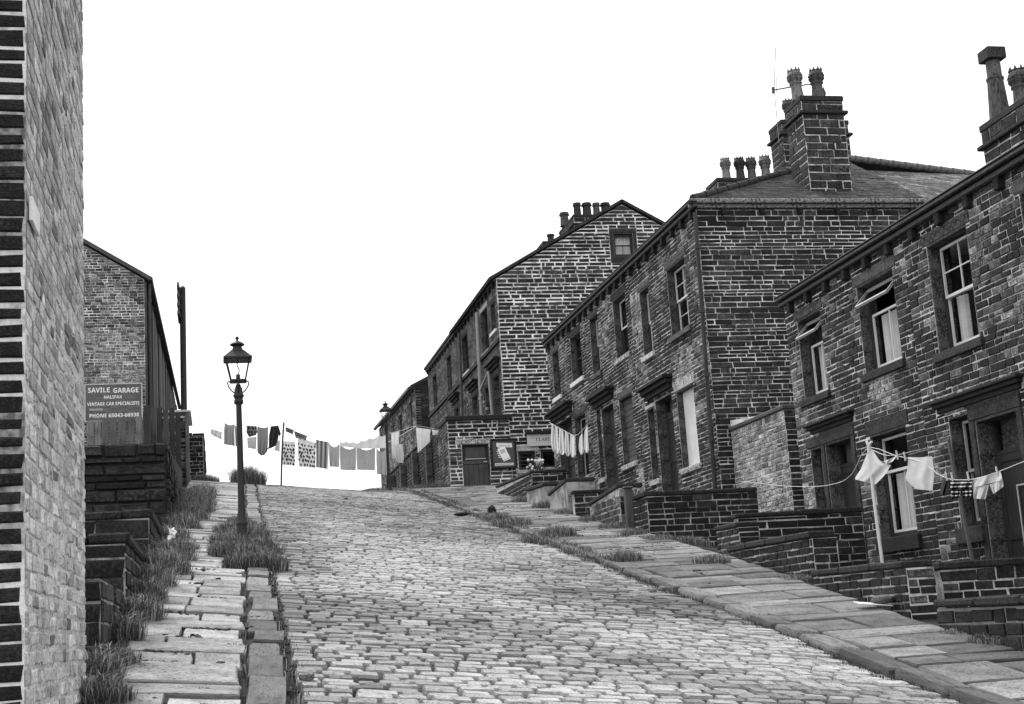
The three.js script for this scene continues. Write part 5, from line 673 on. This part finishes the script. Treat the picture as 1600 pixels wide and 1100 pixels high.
// panels: rows of [xl, yl, xr, yr] in photo pixels, put at the distance of the line they hang from
function cloth(name, label, cat, panels, at, m, o = {}) {
  const g = new Geo(), ax = o.axis || 'd';
  for (const rows of panels) {
    const nj = 10, ni = o.ni || 24, ph = rnd() * 6, f = o.folds ?? 3, amp = o.amp ?? 0.065, P = (i, j) => { const v = j / nj * (rows.length - 1), k = Math.min(rows.length - 2, Math.floor(v)), t = v - k, r = rows[k].map((a, q) => lerp(a, rows[k + 1][q], t)), s = i / ni, px = lerp(r[0], r[2], s), py = lerp(r[1], r[3], s) + (1 - j / nj) ** 3 * (o.sag || 0) * Math.abs(Math.sin(s * Math.PI * (o.pegs || 1))), w = amp * Math.min(1, 0.25 + j / nj) * (Math.sin(s * f * 6.283 + ph + j * 0.12) + 0.35 * Math.sin(s * f * 2.3 * 6.283 + j * 0.4)), q0 = ax === 'd' ? onD(px, py, at(px) + w) : onX(px, py, at(px) + w); return [q0.X, q0.Y, -q0.D]; };
    const pos = [], uv = [], id = []; for (let j = 0; j <= nj; j++) for (let i = 0; i <= ni; i++) { pos.push(...P(i, j)); uv.push(i / ni * (o.ru || 1), (1 - j / nj) * (o.rv || 1)); } for (let j = 0; j < nj; j++) for (let i = 0; i < ni; i++) { const a = j * (ni + 1) + i; id.push(a, a + ni + 1, a + 1, a + 1, a + ni + 1, a + ni + 2); }
    const b = new THREE.BufferGeometry(); b.setAttribute('position', new THREE.Float32BufferAttribute(pos, 3)); b.setAttribute('uv', new THREE.Float32BufferAttribute(uv, 2)); b.setIndex(id); b.computeVertexNormals(); g.add(b);
  }
  return solo(name, g, m, label, cat, o.group);
}
{
  const at1 = px => 46.9 + (px - 440) * 0.004, at2 = px => lerp(47.0, 51.6, (px - 440) / 160), pt = (px, py, D) => { const q = onD(px, py, D); return [q.X, q.Y, -q.D]; };
  const pb = gnd(438.5, 758), pole = new Geo().tube([[pb.X, pb.Y - 0.3, -pb.D], pt(441, 700, pb.D), pt(443.5, 660, pb.D)], 0.028, 8, 8); solo('clothes_post', pole, mats.darkWood, 'thin leaning post holding up the washing line at the crest', 'post');
  solo('washing_line', new Geo().tube([pt(322, 672, at1(322)), pt(350, 662, at1(350)), pt(400, 665, at1(400)), pt(443, 663, 47)], 0.008, 24, 5), mats.wire, 'left washing line from the post to the garage side', 'line');
  solo('washing_line', new Geo().tube([pt(443, 664, 47), pt(480, 679, at2(480)), pt(530, 693, at2(530)), pt(570, 697, at2(570)), pt(608, 690, at2(608)), pt(650, 666, 53)], 0.008, 30, 5), mats.wire, 'middle washing line sagging from the post to the lamp at the crest', 'line');
  cloth('small_cloth', 'small pale rag at the far end of the left washing line', 'cloth', [[[330, 670, 347, 675], [329, 676, 346, 681], [331, 680, 347, 687]]], at1, CM.light, { folds: 2 });
  cloth('shirt', 'grey shirt hanging left of the iron lamp post', 'shirt', [[[351, 661, 366, 663], [350, 672, 366, 672], [350, 694, 367, 697]], [[366, 664, 377, 665], [367, 675, 377, 678], [368, 697, 376, 698]]], at1, CM.grey, { sag: 2 });
  cloth('patterned_blouse', 'short dark patterned top on the left washing line', 'clothing', [[[385, 665, 401, 666], [385, 676, 402, 675], [389, 683, 400, 680]]], at1, CM.darkPat, { ru: 1, rv: 0.5 });
  cloth('thin_cloth', 'thin pale cloth showing below the dark patterned top', 'cloth', [[[386, 684, 401, 682], [387, 700, 400, 702]]], px => at1(px) + 0.4, CM.light);
  cloth('grey_towel', 'plain grey garment between two dark ones on the left line', 'clothing', [[[402, 666, 419, 667], [402, 690, 419, 690], [402, 707, 418, 705], [408, 712, 413, 711]]], at1, CM.mid, { sag: 2 });
  cloth('dark_shirt', 'dark shirt with a raised sleeve near the clothes post', 'shirt', [[[423, 666, 434, 665], [420, 682, 436, 680], [420, 699, 432, 696], [414, 703, 424, 700]], [[433, 665, 435, 665], [434, 676, 439, 678], [436, 680, 437, 682]]], at1, CM.dark, { folds: 2 });
  cloth('white_cloth', 'small white cloth hanging low beside the clothes post', 'cloth', [[[434, 688, 438, 688], [428, 703, 437, 706]]], px => at1(px) + 0.3, CM.white);
  for (const [l, q] of [['small dark patterned cloth next to the post on the middle line', [446, 667, 459, 672, 446, 674, 458, 679]], ['dark patterned underwear below the top of the middle line', [459, 673, 480, 681, 462, 684, 478, 688]]]) cloth('patterned_cloth', l, 'cloth', [[q.slice(0, 4), q.slice(4)]], at2, CM.darkPat, { ru: 1, rv: 0.5 });
  cloth('spotted_curtain', 'black and white spotted curtain next to the clothes post', 'curtain', [[[441, 689, 461, 690], [441, 726, 461, 728]]], at2, CM.spot, { folds: 2, ru: 0.8, rv: 1.1 });
  cloth('spotted_curtain', 'black and white spotted curtain next to the striped towel', 'curtain', [[[465, 683, 494, 692], [465, 705, 493, 708], [467, 729, 493, 731]]], at2, CM.spot, { folds: 3, ru: 1, rv: 1.2 });
  cloth('striped_towel', 'dark and pale striped towel on the middle washing line', 'towel', [[[494, 687, 514, 691], [494, 730, 512, 733]]], at2, CM.stripe, { folds: 2 });
  for (const [i, [a, y0, b, y1, yb]] of [[514, 692, 531, 693, 730], [531, 694, 557, 698, 735], [557, 697, 587, 698, 735], [588, 700, 605, 700, 742]].entries()) cloth('grey_towel', ['grey towel beside the striped towel', 'broad grey towel second from the striped towel', 'broad grey towel under the pale scalloped sheet', 'grey towel hanging next to the lamp at the crest'][i], 'towel', [[[a, y0, b - 0.5, y1], [a, (y0 + yb) / 2, b - 0.5, (y1 + yb) / 2], [a + 1, yb - 1, b - 1, yb]]], at2, CM.grey, { folds: 2, sag: 6, pegs: 1 });
  cloth('pale_sheet', 'long pale sheet draped over the middle line in scallops', 'sheet', [[[531, 689, 563, 690], [531, 697, 563, 701]], [[563, 688, 605, 677], [563, 701, 605, 700]]], px => at2(px) - 0.35, CM.light, { sag: 3, pegs: 3 });
  const rt = px => 53.5 + (px - 610) * 0.02; solo('washing_line', new Geo().tube([pt(608, 677, 53.5), pt(630, 672, 53.8), pt(647, 666, 54), pt(690, 672, 54.6)], 0.008, 16, 5), mats.wire, 'short washing line right of the lamp at the crest', 'line');
  cloth('white_sheet', 'white sheet hanging right of the lamp at the crest', 'sheet', [[[611, 677, 624, 674], [612, 700, 623, 694], [613, 717, 618, 716]]], rt, CM.white); cloth('grey_pillowcase', 'grey pillowcase with white edge hanging near the yard wall', 'cloth', [[[613, 695, 629, 694], [617, 712, 631, 712], [621, 722, 630, 724]]], px => rt(px) - 0.4, CM.light);
  cloth('white_blouse', 'white blouse with a dark band over the yard wall', 'clothing', [[[650, 668, 673, 671], [651, 682, 672, 680], [653, 708, 672, 690]]], rt, CM.white, { folds: 4 }); cloth('white_cloth', 'small white cloth above the yard wall coping', 'cloth', [[[675, 671, 686, 673], [676, 680, 684, 679]]], rt, CM.white);
  // white stockings before the tall terrace
  const X1 = 10.35, on = () => X1; const q = (px, py) => { const p = onX(px, py, X1); return [p.X, p.Y, -p.D]; }; solo('washing_line', new Geo().tube([q(858, 660), q(880, 672), q(900, 680), q(918, 664)], 0.008, 16, 5), mats.wire, 'washing line with white stockings before the tall terrace', 'line');
  for (const [a, y0, b, y1, yb] of [[861, 662, 866, 665, 706], [866, 665, 872, 668, 709], [873, 668, 881, 674, 711], [882, 674, 889, 678, 713], [890, 678, 899, 682, 715], [904, 684, 911, 676, 711], [912, 674, 919, 664, 708]]) cloth('white_stocking', 'white stocking hanging in a row before the tall terrace', 'stocking', [[[a + 1, y0, b - 1, y1], [a, (y0 + yb) / 2, b, (y1 + yb) / 2 + 3], [a + 1, yb - 7, b + 1, yb - 4], [a + 3, yb - 1, b - 1, yb]]], on, CM.white, { axis: 'x', folds: 1, amp: 0.03, group: 'white stockings before the tall terrace' });
  for (const [px, py] of [[858, 660], [918, 664]]) { const p = onX(px, py, XF - 0.02); solo('wall_hook', new Geo().bar([p.X + 0.03, p.Y, -p.D], q(px, py), 0.03), mats.iron, px < 880 ? 'iron hook holding the stocking line by the far door' : 'iron hook holding the stocking line by the near window', 'hook'); }
  // cottage garden washing
  const X2 = 9.6, o2 = () => X2, e = (px, py, dx = 0) => { const p = onX(px, py, X2 + dx); return [p.X, p.Y, -p.D]; };
  const T = thing('clothes_prop', 'white clothes prop leaning in the cottage garden', 'prop', [e(1379, 890)[0], gy(X2, 18.8), e(1379, 890)[2]]), pg = gy(X2, -e(1379, 890)[2]); part('pole', new Geo().tube([[e(1380, 890)[0], pg - 0.1, e(1381, 893)[2]], e(1367, 790), e(1357, 697)], 0.027, 6, 8), mats.whitePaint, T); part('notch', new Geo().bar(e(1357, 697), e(1362, 690), 0.03).bar(e(1357, 697), e(1354, 689), 0.03), mats.whitePaint, T);
  const dn = onX(1158, 752, 11.2); solo('washing_line', new Geo().tube([[dn.X, dn.Y, -dn.D], e(1240, 760, 0.9), e(1300, 757, 0.5), e(1330, 742, 0.2), e(1357, 700), e(1400, 712), e(1440, 722), e(1475, 746), e(1520, 749), e(1560, 737), e(1600, 721), e(1660, 700)], 0.005, 60, 5), mats.wire, 'white washing line across the cottage gardens', 'line'); solo('washing_line', new Geo().tube([e(1360, 702, 0.15), e(1390, 712, 0.15), e(1432, 704, 0.7), e(1448, 700, 1.38)], 0.006, 20, 5), mats.wire, 'short line tied from the clothes prop to the cottage wall', 'line');
  cloth('white_vest', 'white bib-shaped cloth pegged at the clothes prop', 'clothing', [[[1358, 701, 1362, 701], [1352, 715, 1376, 722], [1345, 733, 1392, 727], [1337, 745, 1383, 742], [1336, 749, 1368, 757]], [[1376, 722, 1380, 722], [1384, 721, 1402, 711], [1384, 727, 1396, 720]]], o2, CM.white, { axis: 'x', folds: 1, amp: 0.02 });
  cloth('white_pants', 'white underpants pegged beside the bib-shaped cloth', 'clothing', [[[1419, 714, 1456, 713], [1418, 730, 1459, 732], [1414, 748, 1459, 748], [1430, 764, 1457, 767]]], o2, CM.white, { axis: 'x', folds: 1, amp: 0.022, sag: 1 });
  cloth('dark_sock', 'dark sock hanging beside the white underpants', 'sock', [[[1475, 746, 1481, 747], [1470, 758, 1480, 760], [1469, 772, 1476, 776]]], o2, CM.dark, { axis: 'x', folds: 1, amp: 0.02 });
  cloth('swimming_shorts', 'black and white hooped trunks on the garden line', 'clothing', [[[1485, 751, 1519, 750], [1485, 765, 1518, 764]], [[1486, 765, 1501, 765], [1487, 779, 1499, 778]], [[1503, 765, 1518, 764], [1506, 778, 1518, 777]]], o2, CM.hoop, { axis: 'x', folds: 2, amp: 0.03, rv: 0.55 });
  cloth('pale_shorts', 'pale ragged shorts on the garden line beside the hooped trunks', 'clothing', [[[1521, 748, 1563, 737], [1521, 762, 1567, 750]], [[1521, 762, 1545, 757], [1521, 779, 1540, 780]], [[1546, 757, 1567, 750], [1552, 772, 1568, 760]]], o2, CM.light, { axis: 'x', folds: 1.5, amp: 0.025 });
  for (const [px, py, l] of [[1360, 699, 'peg on the bib-shaped cloth'], [1403, 712, 'peg between the bib-shaped cloth and underpants'], [1415, 714, 'peg at the corner of the white underpants'], [1480, 745, 'peg on the dark sock'], [1489, 746, 'peg on the far leg of the hooped trunks'], [1514, 745, 'peg on the near leg of the hooped trunks'], [1559, 737, 'peg on the pale shorts']]) solo('clothes_peg', new Geo().bar(e(px, py + 6, -0.015), e(px - 3, py - 8, -0.015), 0.018), mats.peg, 'pale wooden ' + l, 'peg');
}
// ------------------------------------------------------------------ plank, litter
{
  const a = gnd(1520, 930), D = onX(1519, 920, 10.5).D, b = onX(1482, 690, 10.93); solo('leaning_plank', new Geo().bar([10.6, gy(10.6, D) - 0.02, -D], [b.X, b.Y, -b.D], 0.03, 0.14), mats.midWood, 'dark timber plank leaning on the cottage wall beside the door', 'plank');
  const p = (px, py) => { const g = gnd(px, py); return [g.X, gy(g.X, g.D) + 0.055, -g.D]; };
  const blob = (x, y, z, sx, sy, sz, n = 5) => { const s = new THREE.IcosahedronGeometry(1, 2), P = s.attributes.position; for (let i = 0; i < P.count; i++) { const k = 0.75 + 0.5 * fbm(P.getX(i) * 1.3 + n, P.getY(i) * 1.3 + P.getZ(i) * 2 + n, 3); P.setXYZ(i, x + P.getX(i) * sx * k, y + P.getY(i) * sy * k, z + P.getZ(i) * sz * k); } s.computeVertexNormals(); return new Geo().add(s); };
  const c = p(1365, 952), st = gnd(1360, 950); solo('paving_offcut', new Geo().box(new Frame(V(...c), GU, GN), -0.2, 0.2, -0.1, 0.1, 0.0, 0.012, 0.005), mats.whitePaint, 'pale flat paper on the flags by the garden wall', 'paper');
  solo('loose_stone', blob(c[0] + 0.12, c[1] + 0.05, c[2], 0.16, 0.05, 0.09), SM(0.3), 'flat loose stone lying on paper by the garden wall', 'stone'); const u = p(1373, 930); solo('stone_slab', new Geo().box(new Frame(V(u[0] + 0.1, u[1], u[2] - 0.05), V(1, 0, 0), V(-0.3, 0.25, 1)), -0.12, 0.12, 0, 0.26, -0.03, 0.02, 0.01), SM(0.24), 'small upright slab propped against the garden wall', 'stone');
  const d1 = p(769, 803), d2 = p(722, 808); solo('dark_lump', blob(d1[0], d1[1] + 0.03, d1[2], 0.11, 0.13, 0.1, 2), mats.soot, 'dark pointed lump standing on the upper pavement', 'debris'); solo('dark_lump', blob(d2[0], d2[1] + 0.02, d2[2], 0.2, 0.05, 0.1, 3), mats.soot, 'dark flat lump lying at the road edge', 'debris');
  const w = onX(269, 833, -0.55); { const g = new Geo(), N = 6, pt = []; for (let a = 0; a <= N; a++) for (let b = 0; b <= N; b++) pt.push([w.X + (a / N - 0.5) * 0.08 + rr(-0.02, 0.02), w.Y + (b / N - 0.5) * 0.12 + rr(-0.02, 0.02), -w.D + rr(-0.04, 0.04)]); for (let a = 0; a < N; a++) for (let b = 0; b < N; b++) { const k = a * (N + 1) + b; g.quad(pt[k], pt[k + N + 1], pt[k + N + 2], pt[k + 1]); } solo('crumpled_paper', g, M(0.85, { side: THREE.DoubleSide }), 'crumpled white paper caught in the long grass', 'paper'); }
  for (const [px, py, l] of [[540, 781, 'by the far lamp'], [660, 772, 'near the outhouse'], [1035, 925, 'at the kerb'], [480, 1068, 'in the left gutter'], [895, 866, 'by the right kerb']]) { const q = p(px, py); solo('loose_stone', blob(q[0], q[1] - 0.01, q[2], 0.06, 0.035, 0.05, px), SM(0.5), 'small loose pale stone ' + l, 'stone'); }
}
// ------------------------------------------------------------------ grass and weeds
const grassM = new THREE.MeshPhysicalMaterial({ vertexColors: true, roughness: 1, side: THREE.DoubleSide, transmission: 0.3, thickness: 0 });
function blades(g, X, D, rad, h, n, lean = 0.5, rz = rad, top = 0, moss = false) {
  for (let i = 0; i < n; i++) {
    const a = rnd() * 6.283, r = Math.sqrt(rnd()), x = X + Math.cos(a) * r * rad, d = D + Math.sin(a) * r * rz, y = gy(x, d) + top, hh = h * rr(0.35, 1.1) * (1 - 0.4 * r), w = rr(0.0013, 0.0031) * (rnd() < 0.06 ? 2.5 : 1), b = rnd() * 6.283, l = hh * lean * rr(0.2, 1.3), dx = Math.cos(b) * l, dz = Math.sin(b) * l, sx = -Math.sin(b) * w, sz = Math.cos(b) * w;
    g.col = moss ? rr(0.015, 0.08) : rnd() < 0.3 ? rr(0.2, 0.65) : rr(0.015, 0.12);
    const p0 = [x - sx, y - 0.03, -d - sz], p1 = [x + sx, y - 0.03, -d + sz], m0 = [x + dx * 0.3 - sx * 0.9, y + hh * 0.6, -d + dz * 0.3 - sz * 0.9], m1 = [x + dx * 0.3 + sx * 0.9, y + hh * 0.6, -d + dz * 0.3 + sz * 0.9], t = [x + dx, y + hh * (1 - 0.25 * lean), -d + dz];
    g.quad(p0, p1, m1, m0); g.tri(m0, m1, t);
  }
}
const ICO = new THREE.IcosahedronGeometry(1, 1);
function moss(g, X, D, rad, top) { // low dark cushions along a joint, with a few short blades
  const n = Math.round(rad * 60); for (let i = 0; i < n; i++) { const x = X + rr(-1, 1) * rad, d = D + rr(-0.02, 0.02), s = rr(0.5, 1.2); g.col = rr(0.012, 0.05); g.add(ICO, new THREE.Matrix4().compose(V(x, gy(x, d) + top - 0.004, -d), new THREE.Quaternion().setFromEuler(new THREE.Euler(rr(-0.4, 0.4), rnd() * 6, rr(-0.4, 0.4))), V(0.03 * s, 0.013 * s, 0.018 * s))); }
  blades(g, X, D, rad * 0.7, 0.035, Math.round(n * 1.5), 1.6, 0.02, top, true);
}
function tuft(label, X, D, rad, h, n, group, lean) { const g = new Geo(); blades(g, X, D, rad, h, n * 3.6, lean ?? 1.15); solo('grass_tuft', g, grassM, label, 'grass', group); }
{
  const L = 'long wild grass at the foot of the left garden walls', GL = 'grass tufts along the left walls';
  for (const [X, D, r, h, n] of [[-0.74, 9.3, 0.2, 0.3, 420], [-0.8, 9.9, 0.16, 0.42, 300], [-0.74, 10.6, 0.16, 0.3, 260], [-0.76, 11.8, 0.16, 0.4, 300], [-0.7, 13, 0.22, 0.42, 380], [-0.72, 14.2, 0.22, 0.46, 360], [-0.66, 15.6, 0.22, 0.46, 360], [-0.62, 17, 0.3, 0.52, 420], [-0.58, 18.6, 0.3, 0.55, 420], [-0.5, 20.2, 0.24, 0.3, 260], [-0.65, 22, 0.24, 0.4, 300], [-0.58, 24.3, 0.3, 0.5, 380], [-0.5, 26.6, 0.34, 0.6, 460], [-0.42, 29, 0.36, 0.62, 460], [-0.4, 31.5, 0.38, 0.62, 460], [-0.4, 34.2, 0.36, 0.6, 420], [-0.35, 37, 0.34, 0.5, 360]]) tuft(L, X, D, r, h, n, GL);
  const K = 'shaggy grass round the foot of the near lamp', GK = 'grass tufts round the near lamp';
  for (const [X, D, r, h, n] of [[0.1, 19.6, 0.24, 0.42, 360], [0.42, 19.2, 0.3, 0.42, 420], [0.6, 18.3, 0.26, 0.4, 380], [0.3, 18.2, 0.22, 0.35, 320], [0.35, 21, 0.3, 0.42, 420], [0.62, 20.6, 0.26, 0.4, 380], [0.1, 21.4, 0.24, 0.42, 320], [0.48, 22.8, 0.32, 0.46, 420], [0.2, 23.6, 0.28, 0.42, 360], [0.55, 24.6, 0.26, 0.36, 320], [0.4, 26.5, 0.24, 0.3, 260]]) tuft(K, X, D, r, h, n, GK);
  tuft('round bushy weed clump at the crest behind the lamp post', onD(388, 755, 45.5).X, 45.5, 0.55, 0.95, 1300, undefined, 0.9); tuft('grass clump at the crest by the far stub wall', -0.35, 45.6, 0.42, 0.45, 500); tuft('low grass round the foot of the far lamp', kR(49) - 0.75, 48.6, 0.9, 0.2, 700); tuft('weeds at the corner of the outhouse', 8.2, 52.4, 0.35, 0.45, 400); tuft('grass at the foot of the long yard wall', 7.9, 55.5, 0.8, 0.4, 700);
  const R = 'grass tuft spreading over the right kerb', GR = 'grass tufts on the right kerb';
  for (const [px, py, r, h, n] of [[975, 876, 0.3, 0.26, 420], [872, 838, 0.36, 0.36, 460], [800, 822, 0.45, 0.34, 460], [775, 812, 0.34, 0.3, 340], [835, 848, 0.3, 0.26, 300], [905, 862, 0.26, 0.14, 260], [930, 880, 0.22, 0.12, 220]]) { const g = gnd(px, py); tuft(R, g.X, g.D, r, h, n, GR, 0.9); }
  const W = 'weeds at the foot of the right garden walls', GW = 'weeds along the right garden walls';
  for (const [px, py, r, h, n] of [[1112, 880, 0.3, 0.22, 360], [1085, 848, 0.3, 0.2, 300], [1030, 843, 0.34, 0.16, 300], [990, 836, 0.26, 0.22, 260], [960, 826, 0.34, 0.24, 320], [925, 815, 0.3, 0.26, 300], [885, 803, 0.34, 0.24, 320], [850, 794, 0.3, 0.3, 320], [820, 785, 0.36, 0.3, 320], [1100, 835, 0.2, 0.25, 220], [1550, 1005, 0.22, 0.14, 320], [1500, 992, 0.2, 0.1, 240], [1240, 905, 0.24, 0.1, 220]]) { const g = gnd(px, py); tuft(W, g.X, g.D, r, h, n, GW, 0.9); }
  // moss and short grass in the kerb gutters and flag joints
  const g = new Geo(); for (let D = 8; D < 44; D += 0.22) { const k = fbm(D * 0.6, 3, 2); blades(g, kL(D) + 0.03 + rr(-0.04, 0.06), D, 0.07, 0.05 + 0.12 * k, 12, 0.8, 0.16); if (k > 0.42) blades(g, kL(D) - 0.3, D, 0.06, 0.06 + 0.06 * k, 10, 0.8, 0.14); }
  for (let D = 9; D < 46; D += 0.2) { const k = fbm(D * 0.5, 8, 2); const far = sm(16, 26, D); blades(g, kR(D) - 0.03 + rr(-0.06, 0.04 + 0.12 * far), D, 0.09 + 0.12 * far, 0.06 + 0.05 * k + 0.18 * k * far, 60 + 50 * far, 0.9, 0.17, 0, D < 20 || rnd() < 0.5); }
  for (let D = 8.5; D < 24; D += 0.09) { moss(g, kR(D) - 0.02 + rr(-0.03, 0.02), D, 0.05, -0.005); if (rnd() < 0.6) moss(g, kL(D) + 0.03 + rr(-0.03, 0.03), D, 0.05, -0.005); }
  for (let i = 0; i < 110; i++) { const D = 8.5 + 30 * rnd() ** 1.6, X = rr(-0.75, kL(D) - 0.3); moss(g, X, D, rr(0.05, 0.3) * rnd() + 0.04, 0.035); }
  for (let i = 0; i < 70; i++) { const D = 18 + 30 * rnd(), X = rr(kR(D) + 0.3, 8); moss(g, X, D, rr(0.08, 0.4) * rnd() + 0.05, 0.018); }
  const x = new THREE.Mesh(g.geo(), grassM); x.name = 'gutter_grass'; x.userData = { kind: 'stuff', label: 'short grass and moss in the gutters and paving joints', category: 'grass' }; x.castShadow = x.receiveShadow = true; scene.add(x);
}

renderer.render(scene, camera);
